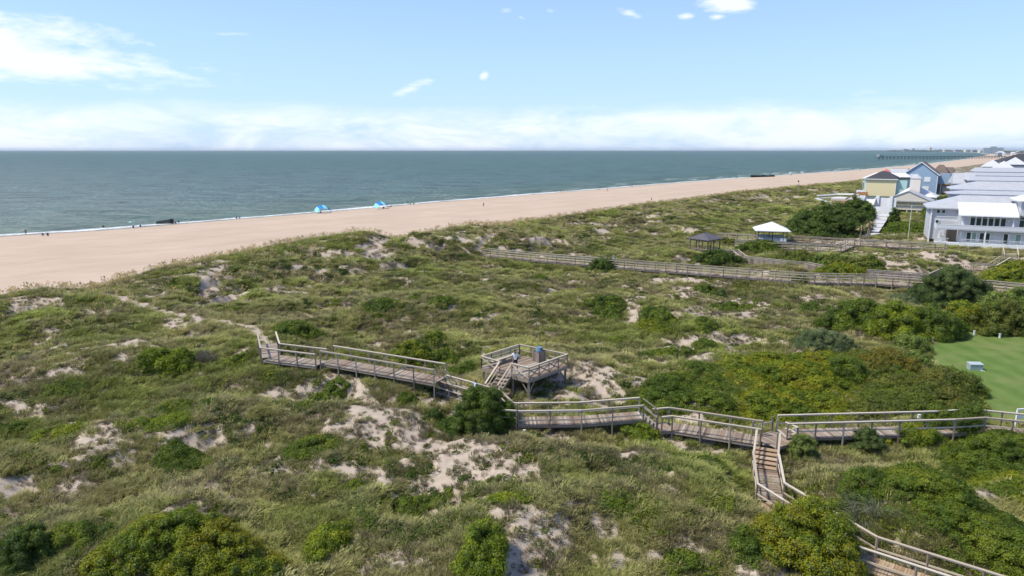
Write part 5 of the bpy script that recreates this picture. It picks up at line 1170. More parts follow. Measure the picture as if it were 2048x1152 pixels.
# --- blue gabled house
o = PY(1807, 348, 300); an = R(-36); gb = 5.0; e = empty('blue_house', (o[0], o[1], gb), an, 'tall blue gabled house with white shuttered windows', 'house'); h = o[2]-gb; Wd = 12.9; ap = 5.0; Dp = 13
m = MB(); m.add([(0,0,1.2),(Wd,0,1.2),(Wd,0,h),(Wd/2,0,h+ap),(0,0,h),(0,Dp,1.2),(Wd,Dp,1.2),(Wd,Dp,h),(Wd/2,Dp,h+ap),(0,Dp,h)], [(0,1,2,3,4),(9,8,7,6,5),(1,6,7,2),(0,4,9,5),(0,5,6,1),(2,7,8,3),(3,8,9,4)]); m.build('wall', M_BSIDE, e)
for s_ in (0, 1):
    x0, x1 = (-.8, Wd/2) if s_ == 0 else (Wd+.8, Wd/2); z0 = h-.62; z1 = h+ap+.05
    m = MB(); m.add([(x0,-.5,z0),(x1,-.5,z1),(x1,Dp+.5,z1),(x0,Dp+.5,z0),(x0,-.5,z0+.22),(x1,-.5,z1+.22),(x1,Dp+.5,z1+.22),(x0,Dp+.5,z0+.22)], [(0,3,2,1),(4,5,6,7),(0,1,5,4),(2,3,7,6),(3,0,4,7),(1,2,6,5)]); m.build('roof', M_BROWN, e)
    MB().beam((x0,-.56,z0+.09), (x1,-.56,z1+.09), .08, .32).build('barge_board', M_WHITE, e)
for x, z, w, hh in ((2.6, h-3.4, 2.2, 3.4), (8.0, h-3.1, 2.3, 2.0), (7.7, h-6.9, 2.3, 1.9)):
    sh = MB().box(x, -.12, z, x+w, -.005, z+hh).build('shutter', M_WHITE, e)
for x in (-.03, Wd-.2): MB().box(x, -.06, 1.2, x+.22, -.004, h-.5).build('corner_board', M_WHITE, e)
for x in (1, 5, 9, 12.4): MB().box(x, .6, 0, x+.3, .9, 1.2).build('pile', M_WHITE, e)
MB().box(Wd+.02, 2, 3.0, Wd+5, 10, 6.6).build('screened_porch', simple('porch_screen', (.09, .10, .11), .6, .2), e); MB().box(Wd+.02, 1.8, 6.62, Wd+5.2, 10, 6.9).build('porch_deck', M_ORANGE, e)
MB().box(Wd+.02, 3.0, 6.92, Wd+4.2, 10, h+.2).build('porch_wall', M_BSIDE, e)
for x in (Wd+1.2, Wd+4.8): MB().box(x, 1.7, 0, x+.22, 1.95, 6.6).build('porch_post', M_WHITE, e)
def brown(label, px, py, Y, L, D, rise, hx, wall, balc=0):
    o = PY(px, py, Y); e = empty('house', (o[0], o[1], 5.0), R(-36), label, 'house'); h = o[2]-5
    MB().box(.5, .5, 1.5, L-.5, D-.5, h-.01).build('wall', wall, e); hip(MB(), 0, 0, L, D, h, h+rise, hx, L-hx, D/2, .25).build('roof', M_BROWN, e); MB().box(-.05, -.09, h-.25, L+.05, -.02, h-.02).build('gutter', M_WHITE, e)
    for i in range(balc):
        x = L*.15+i*L*.33; window(e, x, h-2.4, L*.16, 1.7, .49); window(e, x, h-5.4, L*.16, 1.8, .49)
        MB().box(x-.3, -.9, h-3.3, x+L*.2, .48, h-3.1).build('balcony', M_WHITE, e); MB().box(x-.3, -.9, 0, x-.1, -.7, h-3.1).build('post', M_WHITE, e)
brown('brown roofed house just left of the blue gable', 1778, 347, 345, 10, 10, 2.4, .6, M_BEIGE)
brown('brown hip roofed house just right of the blue gable', 1858, 349, 335, 8.4, 13, 4.6, 3.2, M_BSIDE, 1)
brown('brown flat-ridged house with pinkish walls and balconies', 1877, 346.5, 350, 6.4, 9, 3.0, .4, M_PINK, 2)
o = PY(1886, 345.5, 352); 
# --- small beige house with tower
o = PY(1773, 418, 236); e = empty('beige_house', (o[0], o[1], 5.0), R(-36), 'small beige gabled house with a slim tower, raised on white posts', 'house'); h0 = o[2]-5.0; Wd = 12.2; hw_ = 3.1
MB().box(0, 0, h0, Wd, 7, h0+hw_).build('wall', M_BEIGE, e)
m = MB(); zt = h0+hw_; m.add([(-.9,-.8,zt),(Wd+.9,-.8,zt),(Wd/2,-.8,zt+3.2),(-.9,7.5,zt),(Wd+.9,7.5,zt),(Wd/2,7.5,zt+3.2)], [(0,1,2),(5,4,3),(0,3,4,1)]); m.build('gable', M_BEIGE, e)
for s_ in (0, 1):
    x0, x1 = (-1.2, Wd/2) if s_ == 0 else (Wd+1.2, Wd/2); z0, z1 = zt-.1, zt+3.25
    m = MB(); m.add([(x0,-1.1,z0),(x1,-1.1,z1),(x1,7.6,z1),(x0,7.6,z0),(x0,-1.1,z0+.2),(x1,-1.1,z1+.2),(x1,7.6,z1+.2),(x0,7.6,z0+.2)], [(0,3,2,1),(4,5,6,7),(0,1,5,4),(2,3,7,6),(3,0,4,7),(1,2,6,5)]); m.build('roof', M_GROOF, e)
MB().box(-1.1, -1.15, zt-.32, Wd+1.1, -.82, zt-.08).build('eave', M_GROOF, e)
for x in (1.4, 4.8, 8.6): MB().box(x, -.08, h0+1.5, x+2.2, -.004, h0+2.6).build('shutter', M_CREAM, e)
for x in (0, 3, 6, 9, 11.9): MB().box(x, .1, 0, x+.28, .38, h0-.004).build('pile', M_WHITE, e)
MB().box(.3, 3, 0, 11.8, 6.5, h0-.05).build('under_house', M_WHITE, e)
hip(MB(), 1.0, 9, Wd+1.5, 19, zt+1.0, zt+4.4, 5.5, 7.5, 14, .2).build('rear_roof', M_WROOF, e); MB().box(1.6, 9.4, 0, Wd+.9, 18.5, zt+.98).build('rear_wall', M_BEIGE, e)
MB().box(5.3, 8.0, zt, 8.5, 11, zt+7.2).build('tower', simple('pale_tower_siding', (.70, .64, .58), .7, .05), e)
m = MB(); m.add([(5.1,7.8,zt+7.2),(8.7,7.8,zt+7.2),(6.9,7.8,zt+8.8),(5.1,11.2,zt+7.2),(8.7,11.2,zt+7.2),(6.9,11.2,zt+8.8)], [(0,1,2),(5,4,3),(0,3,4,1),(1,4,5,2),(0,2,5,3)]); m.build('tower_roof', M_WROOF, e)
# right side garden stair walls of the beige house
MB().box(12.4, .5, 0, 12.6, 9, 4.2).build('yard_wall', M_WHITE, e); MB().box(12.62, .45, 0, 16.6, .6, 2.4).build('yard_wall', M_WHITE, e); MB().box(16.4, .62, 0, 16.6, 9, 4.4).build('yard_wall', M_WHITE, e)
# --- white entry ramp, pergola wall and stepped white walk
o = PY(1718, 428, 228); e = empty('entry_ramp', (o[0], o[1], 5.0), R(-36), 'white ramp and porch walls left of the small beige house', 'ramp')
m = MB(); m.add([(0,0,.2),(3.4,0,.2),(3.4,9,4.6),(0,9,4.6),(0,0,-.4),(3.4,0,-.4),(3.4,9,4.0),(0,9,4.0)], [(0,1,2,3),(7,6,5,4),(0,4,5,1),(1,5,6,2),(2,6,7,3),(3,7,4,0)]); m.build('ramp', M_PALED, e)
for x in (-.15, 3.42):
    m = MB(); m.add([(x,0,.25),(x+.13,0,.25),(x+.13,9,4.65),(x,9,4.65),(x,0,1.5),(x+.13,0,1.5),(x+.13,9,5.9),(x,9,5.9)], [(0,3,2,1),(4,5,6,7),(0,1,5,4),(1,2,6,5),(2,3,7,6),(3,0,4,7)]); m.build('ramp_wall', M_WHITE, e)
MB().box(3.8, 2.8, 0, 9.6, 3.0, 2.6).build('porch_wall', M_WHITE, e); MB().box(3.8, 3.02, 0, 9.6, 8, 2.2).build('planting_bed', M_BROWN, e); MB().box(4.0, 8.02, 0, 9.6, 8.3, 5.2).build('back_wall', M_WHITE, e)
for x in (3.6, 7.6): MB().box(x, 7.5, 0, x+.9, 8.0, 5.8).build('gate_post', M_WHITE, e)
MB().box(3.7, .2, 0, 4.9, 2.78, 1.3).build('white_box', M_WHITE, e); MB().box(5.1, .6, 0, 9.4, 1.0, 1.4).build('deck_rail', M_WHITE, e)
pa = [P(1770, 436, 5.9), P(1752, 452, 5.6), P(1718, 464, 5.3), P(1680, 480, 5.2)]
e = empty('stepped_walk', pa[0], 0, 'broad white stepped walk leading down from the beige house to the dune walks', 'walk')
A, B = V3(P(1768, 428, 6.6)), V3(P(1742, 464, 5.6)); n = 5
for i in range(n):
    a, b = A.lerp(B, i/n), A.lerp(B, (i+1)/n); d = (b-a).to_2d().normalized().to_3d(); s_ = Vector((d.y, -d.x, 0)); b2 = Vector((b.x, b.y, a.z)); o_ = V3(pa[0])
    MB().beam(a-o_, b2-o_-d*.15, 3.6, .16).build('step', M_PALED, e)
    MB().beam(a-o_-Vector((0,0,.35)), a-o_-d*.01-Vector((0,0,.35))+d*.1, 3.5, .5).build('riser', M_GPANEL, e)
C_ = V3(P(1672, 478, 5.4)); MB().beam(B-V3(pa[0])+Vector((1.0,0,-.25)), C_-V3(pa[0]), 3.2, .15).build('lower_walk', M_PALED, e)
# --- pale deck and orange stairs left of the yellow house
o = PY(1662, 396, 262); e = empty('beach_deck', (o[0], o[1], 5.0), R(-36), 'pale raised deck with walkway left of the yellow house', 'deck'); h = o[2]-5
MB().box(0, 0, h-.3, 7.5, 10, h).build('deck_floor', M_PALED, e); MB().box(0, -.04, h-.9, 7.5, -.005, h-.31).build('skirt', M_PINK, e)
MB().beam((0, 9, h-.16), (-6.5, 5.5, h-.7), 1.6, .2).build('ramp', M_PALED, e); MB().beam((-6.5, 5.5, h-.72), (-1.0, -1.0, h-1.4), 1.2, .2).build('ramp', M_PALED, e)
for x in range(5): MB().box(x*1.8, .3, 0, x*1.8+.15, .45, h-.31).build('post', M_WHITE, e)
for a, b in (((0, 10, h+1.0), (7.5, 10, h+1.2)), ((-6.5, 6.3, h+.3), (0, 9.9, h+.95))): MB().beam(a, b, .1, .5).build('railing', M_WHITE, e)
MB().box(7.52, 6.5, h, 10.5, 6.7, h+3.0).build('white_wall', M_WHITE, e)
o = PY(1691, 403, 250); e = empty('orange_stairs', (o[0], o[1], 5.0), R(-36), 'orange-brown timber stairs and landing beside the yellow house', 'stairs'); h = o[2]-5
m = MB(); m.beam((0, 0, h), (4.2, 0, h+2.6), 1.3, .12); m.build('flight', M_ORANGE, e)
for y in (-.66, .66): MB().beam((0, y, h+.9), (4.2, y, h+3.5), .1, .55).build('railing', M_POST, e)
MB().box(4.2, -.9, h+2.5, 7.2, 1.4, h+2.66).build('landing', M_ORANGE, e); MB().box(4.2, -.95, h+2.68, 7.2, -.88, h+3.7).build('landing_rail', M_ORANGE, e)
for x in (4.4, 6.9): MB().box(x, -.8, 0, x+.18, -.62, h+2.5).build('post', M_POST, e)
MB().box(-1.3, -.7, h-1.2, 0, .7, h).build('lower_landing', M_ORANGE, e)
# --- planted bank between the houses, gate stairs, flag pole, poles, palms
def pole(label, px, py, Y, top, r=.07, mat=None, name='pole', cat='pole', extra=None):
    b = PY(px, py, Y); t_ = PY(px, top, Y); h = float(t_[2]-b[2]); e = empty(name, b, 0, label, cat)
    MB().tube((0, 0, -1), (0, 0, h), r, r*.75, 8).build('shaft', mat or M_WHITE, e)
    if extra: extra(e, h)
    return e
pole('tall thin white flag pole in front of the beige house', 1816, 478, 165, 412, .06, name='flag_pole', extra=lambda e, h: MB().tube((0,0,h), (0,0,h+.15), .1, .04, 8).build('finial', M_WHITE, e))
pole('slim beach pole with a dark lamp head beyond the dune ridge', 1596, 388, 330, 361, .12, M_POST, 'lamp_pole', 'pole', lambda e, h: (MB().box(-.55, -.12, h-.75, -.1, .12, h+.0).build('lamp', M_BLACK, e), MB().box(-.5, -.05, h-.1, 0, .05, h).build('arm', M_POST, e)))
def cross(e, h): MB().box(-1.2, -.08, h-.25, 3.6, .08, h-.1).build('crossbar', M_POST, e)
pole('timber post with a crossbar beside the grey house', 1867, 426, 200, 402, .14, M_POST, 'timber_post', 'post', cross)
pole('second timber post left of the crossbar post', 1863, 412, 206, 401, .14, M_POST, 'timber_post', 'post')
M_PALM = simple('palm_fronds', (.20, .17, .07), .7, .3); M_PTR = simple('palm_trunk', (.22, .18, .14), .9, .3, 8)
def palm(label, px, py, Y, top, lean=0.0):
    b = PY(px, py, Y); h = float(PY(px, top, Y)[2]-b[2]); e = empty('palm_tree', b, 0, label, 'palm')
    MB().tube((0,0,-.6), (lean,0,h), .22, .16, 9).build('trunk', M_PTR, e); r = random.Random(px)
    for i in range(16):
        a = 6.283*i/16+r.uniform(-.2,.2); up = r.uniform(-.5, .9); m = MB(); p = Vector((lean,0,h)); q = p+Vector((math.cos(a)*.7, math.sin(a)*.7, up*.7)); s_ = q+Vector((math.cos(a)*.55, math.sin(a)*.55, up*.2-.55))
        m.beam(p, q, .30, .03); m.beam(q, s_, .22, .03); m.build('frond', M_PALM, e)
palm('palm with a browned head, left of the palm pair beside the stepped walk', 1720, 481, 158, 456); palm('taller palm of the pair beside the stepped walk', 1734, 478, 160, 446, .15); palm('shorter palm hidden behind the taller one of the pair', 1739, 474, 163, 449, -.1)
M_AGRASS = simple('planted_grass', (.28, .32, .12), .8, .25)
o = P(1790, 455, 5.2); m = MB(); nb = 0; rows = empty('planted_grass', G(1790, 460, 5.2), 0, 'rows of young planted grass on the sandy bank beside the flag pole', 'grass'); rr = random.Random(3)
for c in range(17):
    for k in range(22):
        px_, py_ = 1738+c*6.2+k*.9, 474-k*1.35
        if px_ > 1850: continue
        p = P(px_, py_, 5.2); z = gz(p[0], p[1])
        for b_ in range(5):
            a = rr.uniform(0, 6.28); q = Vector((p[0]+rr.uniform(-.15, .15), p[1]+rr.uniform(-.2, .2), z))-rows.location; t_ = q+Vector((math.cos(a)*.2, math.sin(a)*.2, rr.uniform(.35, .6))); s_ = Vector((.09*math.sin(a), .09*math.cos(a), 0))
            m.add([q-s_, q+s_, t_], [(0, 1, 2)])
tag(m.build('tufts', M_AGRASS, rows), kind='stuff')
o = P(2022, 517, 6.0); e = empty('gate_stairs', (o[0], o[1], 5.2), R(-27), 'weathered gate stairs at the foot of the grey house', 'stairs')
for i in range(6): MB().box(-1.0, i*.32, .5+i*.2, 1.0, i*.32+.3, .55+i*.2).build('tread', M_RAIL, e)
for x in (-1.15, 1.05):
    MB().beam((x+.05, 0, 1.5), (x+.05, 2.2, 2.7), .12, .06).build('handrail', M_RAIL, e)
    for y, z in ((0, 1.5), (2.1, 2.65)): MB().box(x, y-.05, -.4, x+.1, y+.05, z-.035).build('post', M_RAIL, e)
# --- far coast: pier, headland, towns
M_PIER = simple('pier_timber', (.10, .095, .10), .9, .2)
pa, pb = PY(1758, 318.6, 1960)*1, P(2020, 318.2, 0)
pa = P(1758, 319.0, 0); pb = P(2010, 317.6, 0); A = V3(pa); B = V3(pb); e = empty('fishing_pier', A, 0, 'long timber fishing pier reaching out into the sea near the horizon', 'pier'); d = B-A; o_ = A
MB().beam((0,0,7.4), d+Vector((0,0,7.4)), 7, .9).build('deck', M_PIER, e); n = 36
dn = d.normalized(); s_ = Vector((dn.y, -dn.x, 0))
for i in range(n+1):
    c = d*(i/n); m = MB().tube(c-s_*2.6+Vector((0,0,-3)), c-s_*2.2+Vector((0,0,7.0)), .75, .75, 6).tube(c+s_*2.6+Vector((0,0,-3)), c+s_*2.2+Vector((0,0,7.0)), .75, .75, 6).beam(c-s_*2.8+Vector((0,0,6.6)), c+s_*2.8+Vector((0,0,6.6)), .6, .5); m.build('pile_pair', M_PIER, e)
for k in (-1, 1): MB().beam(s_*3.4*k+Vector((0,0,9.0)), d+s_*3.4*k+Vector((0,0,9.0)), .15, .25).build('railing', M_PIER, e)
hm = MB().beam(-dn*4+Vector((0,0,10.2)), dn*10+Vector((0,0,10.2)), 9, 4.6).build('pier_house', M_GPANEL, e); MB().beam(-dn*5+Vector((0,0,12.8)), dn*11+Vector((0,0,12.8)), 10.5, .5).build('pier_house_roof', M_WROOF, e); MB().beam(-dn*12+Vector((0,0,4.8)), dn*10+Vector((0,0,4.8)), 12, 1.0).build('lower_platform', M_PIER, e)
# headland beyond the bay
M_FARS = simple('far_sand', (.66, .58, .48), .9, .05, .002); M_FARW = simple('far_woods', (.05, .075, .04), .95, .2, .01)
def strip(name, lst, mat, z0, zf):
    V = []; n = len(lst)
    for (px, py, Y, dep, hh) in lst:
        p = PY(px, py, Y); p = np.array([p[0], p[1], 0]); dr = p[:2]/np.linalg.norm(p[:2])
        V += [(p[0], p[1], z0), (p[0], p[1], hh), (p[0]+dr[0]*dep, p[1]+dr[1]*dep, hh*1.0), (p[0]+dr[0]*dep, p[1]+dr[1]*dep, z0)]
    Fq = [(4*i+a, 4*i+4+a, 4*i+4+(a+1) % 4, 4*i+(a+1) % 4) for i in range(n-1) for a in range(4)]
    o = link(name, np_mesh(name, V, Fq, mat)); tag(o, kind='structure'); return o
far = [(x, 302, Y, 3000, h) for x, Y, h in [(1700, 15500, 10), (1740, 15000, 16), (1775, 14000, 24), (1810, 13000, 26), (1850, 11500, 24), (1890, 10500, 22), (1930, 9000, 22), (1955, 7500, 20), (1985, 6300, 18), (2020, 5400, 18), (2060, 4800, 17), (2140, 4300, 16)]]
rr = random.Random(8); far2 = []
for i in range(len(far)-1):
    for k in range(8):
        t_ = k/8; far2.append(tuple(a+(b-a)*t_ for a, b in zip(far[i], far[i+1]))[:4]+(far[i][4]*rr.uniform(.75, 1.2),))
strip('far_headland', far2, M_FARW, -1, 0)
strip('far_beach', [(x, 302, Y*.985, Y*.012, 2.5) for x, Y in [(1880, 10300), (1930, 8800), (1952, 7000), (1962, 5600), (1968, 4900), (1975, 4300), (2010, 4200), (2150, 4200)]], M_FARS, -1, 0)
fc = [(1811, 299, 13000, 90, 40), (1817, 299, 13000, 50, 30), (1827, 299, 12800, 35, 48), (1860, 299, 11500, 40, 62), (1880, 299, 11000, 60, 30), (1895, 299, 10500, 120, 28), (1915, 299.5, 9500, 90, 26), (1935, 300, 8600, 70, 27), (1950, 300, 7800, 80, 24), (1964, 300, 6900, 60, 23)]
for i, (x, y, Y, w, h) in enumerate(fc):
    p = PY(x, y, Y); o = MB().box(-w/2, -20, 0, w/2, 20, h).box(-w*.3, -12, h, w*.15, 12, h*1.2).build('far_building', M_BEIGE if i % 2 else M_GPANEL); o.location = (p[0], p[1], 0)
    tag(o, 'tiny hazy building on the far headland at the end of the bay', 'building', 'hazy buildings on the far headland')
p = PY(1990, 298, 5200); e = empty('far_hotel', (p[0], p[1], 0), R(-20), 'wide stepped hotel block on the distant shore', 'building')
MB().box(-70, 0, 0, -25, 30, 42).build('wing', M_GPANEL, e); MB().box(-25, 2, 0, 10, 30, 52).build('centre', M_GPANEL, e); MB().box(10, 0, 0, 55, 30, 44).build('wing', M_GPANEL, e)
hs = random.Random(12)
for i in range(34):
    x = hs.uniform(1995, 2070); Y = hs.uniform(2600, 5000); y = 300+26*1365/Y*.72; w = hs.uniform(14, 30); p = PY(x, y, Y); hh = hs.uniform(7, 13)
    e = empty('far_cottage', (p[0], p[1], 2), R(hs.uniform(-60, 20)), 'small pale cottage in the distant town beyond the pier', 'cottage', 'pale cottages of the distant town')
    MB().box(0, 0, 0, w, 12, hh).build('wall', [M_WHITE, M_BEIGE, M_TEAL, M_GPANEL][i % 4], e); hip(MB(), -1, -1, w+1, 13, hh, hh+4, 5, w-5, 6, .4).build('roof', [M_WROOF, M_GROOF, M_SHINGLE][i % 3], e)
# ------------------------------------------------------------------ people
SKINS = [simple('skin_brown', (.20, .11, .07), .6, .05), simple('skin_tan', (.42, .26, .18), .6, .05)]
M_HAIR = simple('dark_hair', (.02, .015, .012), .7, .2)
CLO = {}
def cloth(c):
    if c not in CLO: CLO[c] = simple('cloth', c, .85, .08)
    return CLO[c]
def skin_mesh(name, verts, edges, radii, mat, root=0, sub=1):
    me = bpy.data.meshes.new(name); me.from_pydata(verts, edges, []); o = bpy.data.objects.new(name, me); COL.objects.link(o)
    sk = o.modifiers.new('s', 'SKIN'); sk.use_smooth_shade = True
    if sub: sb = o.modifiers.new('b', 'SUBSURF'); sb.levels = sub; sb.render_levels = sub
    for i, v in enumerate(me.skin_vertices[0].data):
        r = radii[i]; v.radius = (r, r) if isinstance(r, (int, float)) else r; v.use_root = (i == root)
    bpy.context.view_layer.update(); dg = bpy.context.evaluated_depsgraph_get(); m2 = bpy.data.meshes.new_from_object(o.evaluated_get(dg)); bpy.data.objects.remove(o)
    m2.materials.clear(); m2.materials.append(mat); m2.name = name
    for p in m2.polygons: p.use_smooth = True
    return m2
POSES = {}
def pose(kind):
    """joints: pelvis waist chest neck headbase headtop, L/R shoulder elbow wrist, hip knee ankle toe; facing -y, z up, 1.72 m"""
    J = dict(pel=(0,0,.94), wai=(0,.01,1.08), che=(0,0,1.30), nec=(0,0,1.46), hb=(0,-.01,1.54), ht=(0,-.01,1.66),
             ls=(.17,0,1.40), le=(.24,.04,1.14), lw=(.25,-.06,.90), rs=(-.17,0,1.40), re=(-.24,.04,1.14), rw=(-.25,-.06,.90),
             lh=(.09,0,.90), lk=(.10,-.02,.50), la=(.10,.02,.08), lt=(.11,-.14,.04), rh=(-.09,0,.90), rk=(-.10,-.02,.50), ra=(-.10,.02,.08), rt=(-.11,-.14,.04))
    if kind == 'walk':
        J.update(lk=(.10,-.20,.54), la=(.10,-.28,.10), lt=(.11,-.43,.08), rk=(-.10,.08,.50), ra=(-.10,.34,.16), rt=(-.11,.24,.05), lw=(.25,.18,.93), le=(.24,.14,1.15), rw=(-.24,-.24,.96), re=(-.25,.0,1.14))
    if kind == 'sit':
        for k in ('pel','wai','che','nec','hb','ht','ls','rs'): x, y, z = J[k]; J[k] = (x, y+(z-.94)*.35, z-.56)
        J.update(lh=(.09,0,.36), rh=(-.09,0,.36), lk=(.12,-.42,.52), rk=(-.12,-.42,.52), la=(.12,-.72,.14), ra=(-.12,-.72,.14), lt=(.12,-.86,.06), rt=(-.12,-.86,.06), le=(.26,-.02,.60), re=(-.26,-.02,.60), lw=(.22,-.25,.52), rw=(-.22,-.25,.52))
    return J
def person(label, loc, rz, kind='stand', top=(.7,.7,.7), bottom=(.05,.05,.06), skin=0, s=1.0, fingers=True, z=None, long_hair=False):
    J = pose(kind); e = empty('person', loc, rz, label, 'person')
    K = list(J); ix = {k: i for i, k in enumerate(K)}; V = [J[k] for k in K]
    E = [('pel','wai'),('wai','che'),('che','nec'),('nec','hb'),('hb','ht'),('che','ls'),('ls','le'),('le','lw'),('che','rs'),('rs','re'),('re','rw'),('pel','lh'),('lh','lk'),('lk','la'),('la','lt'),('pel','rh'),('rh','rk'),('rk','ra'),('ra','rt')]
    E = [(ix[a], ix[b]) for a, b in E]
    rad = dict(pel=.13, wai=.115, che=.135, nec=.055, hb=.085, ht=.085, ls=.062, le=.045, lw=.030, rs=.062, re=.045, rw=.030, lh=.095, lk=.062, la=.042, lt=.030, rh=.095, rk=.062, ra=.042, rt=.030)
    Rr = [rad[k] for k in K]
    if fingers:
        for sd in ('l', 'r'):
            w = Vector(J[sd+'w']); el = Vector(J[sd+'e']); d = (w-el).normalized(); fr = Vector((0, -1, 0)); sx = 1 if sd == 'l' else -1
            n0 = len(V); palm = w+d*.07; V.append(tuple(palm)); Rr.append(.030); E.append((ix[sd+'w'], n0))
            for q, ln in enumerate((.065, .075, .07, .055)):
                a = palm+fr*(.028-.019*q)+d*.02; b = a+d*ln*.6+Vector((-sx*.01, 0, 0)); c = b+d*ln*.4+Vector((-sx*.02, 0, 0))
                i0 = len(V); V += [tuple(a), tuple(b), tuple(c)]; Rr += [.0095, .0085, .007]; E += [(n0, i0), (i0, i0+1), (i0+1, i0+2)]
            i0 = len(V); a = w+d*.03+fr*.03; b = a+d*.04+fr*.02; V += [tuple(a), tuple(b)]; Rr += [.011, .009]; E += [(n0, i0), (i0, i0+1)]
    body = skin_mesh('body', V, E, Rr, SKINS[skin]); bo = link('body', body, e)
    def shell(name, keys, edges, grow, mat, ends=None):
        VV = [list(J[k]) for k in keys]; id_ = {k: i for i, k in enumerate(keys)}
        for k, (a, b, t_) in (ends or {}).items():
            p = Vector(J[a]).lerp(Vector(J[b]), t_); VV[id_[k]] = list(p)
        link(name, skin_mesh(name, VV, [(id_[a], id_[b]) for a, b in edges], [rad[k]*grow+.008 for k in keys], mat), e)
    shell('shirt', ['wai','pel','che','ls','rs','le','re'], [('pel','wai'),('wai','che'),('che','ls'),('che','rs'),('ls','le'),('rs','re')], 1.12, cloth(top), {'le': ('ls','le',.5), 're': ('rs','re',.5), 'pel': ('wai','pel',.6)})
    shell('shorts', ['pel','lh','rh','lk','rk'], [('pel','lh'),('pel','rh'),('lh','lk'),('rh','rk')], 1.12, cloth(bottom), {'lk': ('lh','lk',.7), 'rk': ('rh','rk',.7)})
    ht, hb = Vector(J['ht']), Vector(J['hb']); hv = [tuple(hb+Vector((0,.045,.03))), tuple(ht+Vector((0,.03,.005))), tuple(ht+Vector((0,-.02,.03)))]
    link('hair', skin_mesh('hair', hv, [(0,1),(1,2)], [.075, .092, .07], M_HAIR), e)
    fc = (hb+ht)/2; MB().beam(fc+Vector((0,-.085,.0)), fc+Vector((0,-.11,-.02)), .02, .03).build('nose', SKINS[skin], e)
    for x in (-.035, .035): MB().box(fc.x+x-.011, fc.y-.09, fc.z+.015, fc.x+x+.011, fc.y-.075, fc.z+.03).build('eye', M_HAIR, e)
    MB().box(fc.x-.022, fc.y-.09, fc.z-.055, fc.x+.022, fc.y-.075, fc.z-.045).build('mouth', cloth((.25,.08,.07)), e)
    for x in (-.088, .088): MB().box(fc.x+x-.008, fc.y-.01, fc.z-.03, fc.x+x+.008, fc.y+.02, fc.z+.03).build('ear', SKINS[skin], e)
    if kind != 'sit':
        for q in ('l', 'r'):
            a = Vector(J[q+'a']); b = Vector(J[q+'t']); MB().beam(a+Vector((0,.05,-.045)), b+Vector((0,-.02,-.01)), .09, .06).build('shoe', cloth((.6,.6,.6)), e)
    e.scale = (s, s, s); return e
p = P(1030, 743, PD_Z+.02); person('person in a white shirt and dark shorts walking across the viewing deck', p, R(20), 'walk', (.80,.80,.80), (.03,.03,.04), 0, 1.18)
p = P(951, 792, 5.67); person('small person in a pale blue shirt behind the tall dark bush', (p[0], p[1], 5.67), R(-60), 'walk', (.42,.62,.78), (.10,.12,.2), 0, .84)
p = P(1224, 527, 5.77); person('person in a pale blue top standing on the far walk', (p[0]+.3, p[1]+.3, 5.77), R(60), 'walk', (.35,.68,.78), (.7,.7,.7), 1, 1.0)
p = P(1219, 527, 5.77); person('person in a white top bending beside the pale blue one on the far walk', (p[0]-.2, p[1]+.2, 5.77), R(70), 'sit', (.75,.76,.78), (.05,.05,.06), 1, 1.0)
BP = [('person in dark clothes standing alone on the empty middle beach', 967, 413.5, 'stand', (.06,.05,.05), (.10,.07,.05)), ('person in black walking on the beach near the dune crest', 1303, 402, 'walk', (.02,.02,.025), (.02,.02,.03)),
      ('person standing by the water, right of the second canopy', 816, 409, 'stand', (.03,.04,.08), (.03,.03,.05)), ('person in red shorts at the water left of the first canopy', 554, 430, 'stand', (.08,.06,.06), (.3,.04,.03)),
      ('person in a reddish suit near the water on the middle right beach', 1215, 383, 'stand', (.35,.12,.10), (.3,.1,.1)), ('left one of two dark bathers at the water on the middle right', 1261, 374.5, 'stand', (.03,.03,.04), (.03,.03,.04)), ('right one of two dark bathers at the water on the middle right', 1264.5, 374.5, 'stand', (.04,.04,.05), (.03,.03,.04)),
      ('leftmost of three waders in the foam', 1113, 385.5, 'stand', (.05,.05,.06), (.04,.05,.08)), ('middle one of three waders in the foam', 1121, 385, 'stand', (.05,.05,.06), (.04,.05,.08)), ('rightmost of three waders in the foam', 1126, 384.5, 'walk', (.2,.1,.08), (.04,.05,.08)),
      ('bather in a light top far along the beach near the black pile', 1558, 351, 'stand', (.6,.6,.65), (.1,.1,.1)), ('bather beside the light topped one far along the beach', 1563, 351.5, 'stand', (.1,.1,.15), (.1,.1,.1)), ('tiny dark figure on the beach just before the yellow house', 1720.5, 341.5, 'stand', (.03,.03,.03), (.03,.03,.03)), ('tiny dark figure on the far beach past the black pile', 1582, 352.5, 'walk', (.04,.04,.05), (.04,.04,.05)),
      ('bather standing in the shallow water at the far left', 52, 470, 'stand', (.25,.15,.10), (.10,.1,.15))]
def bz(px, py):
    z = 1.0
    for _ in range(6): p = P(px, py, z); z = max(gz(p[0], p[1]), 0.0)
    return P(px, py, z)
for i, (lb, x, y, k, a, b_) in enumerate(BP): person(lb, bz(x, y), R(40*i), k, a, b_, i % 2, 1.05, fingers=False)
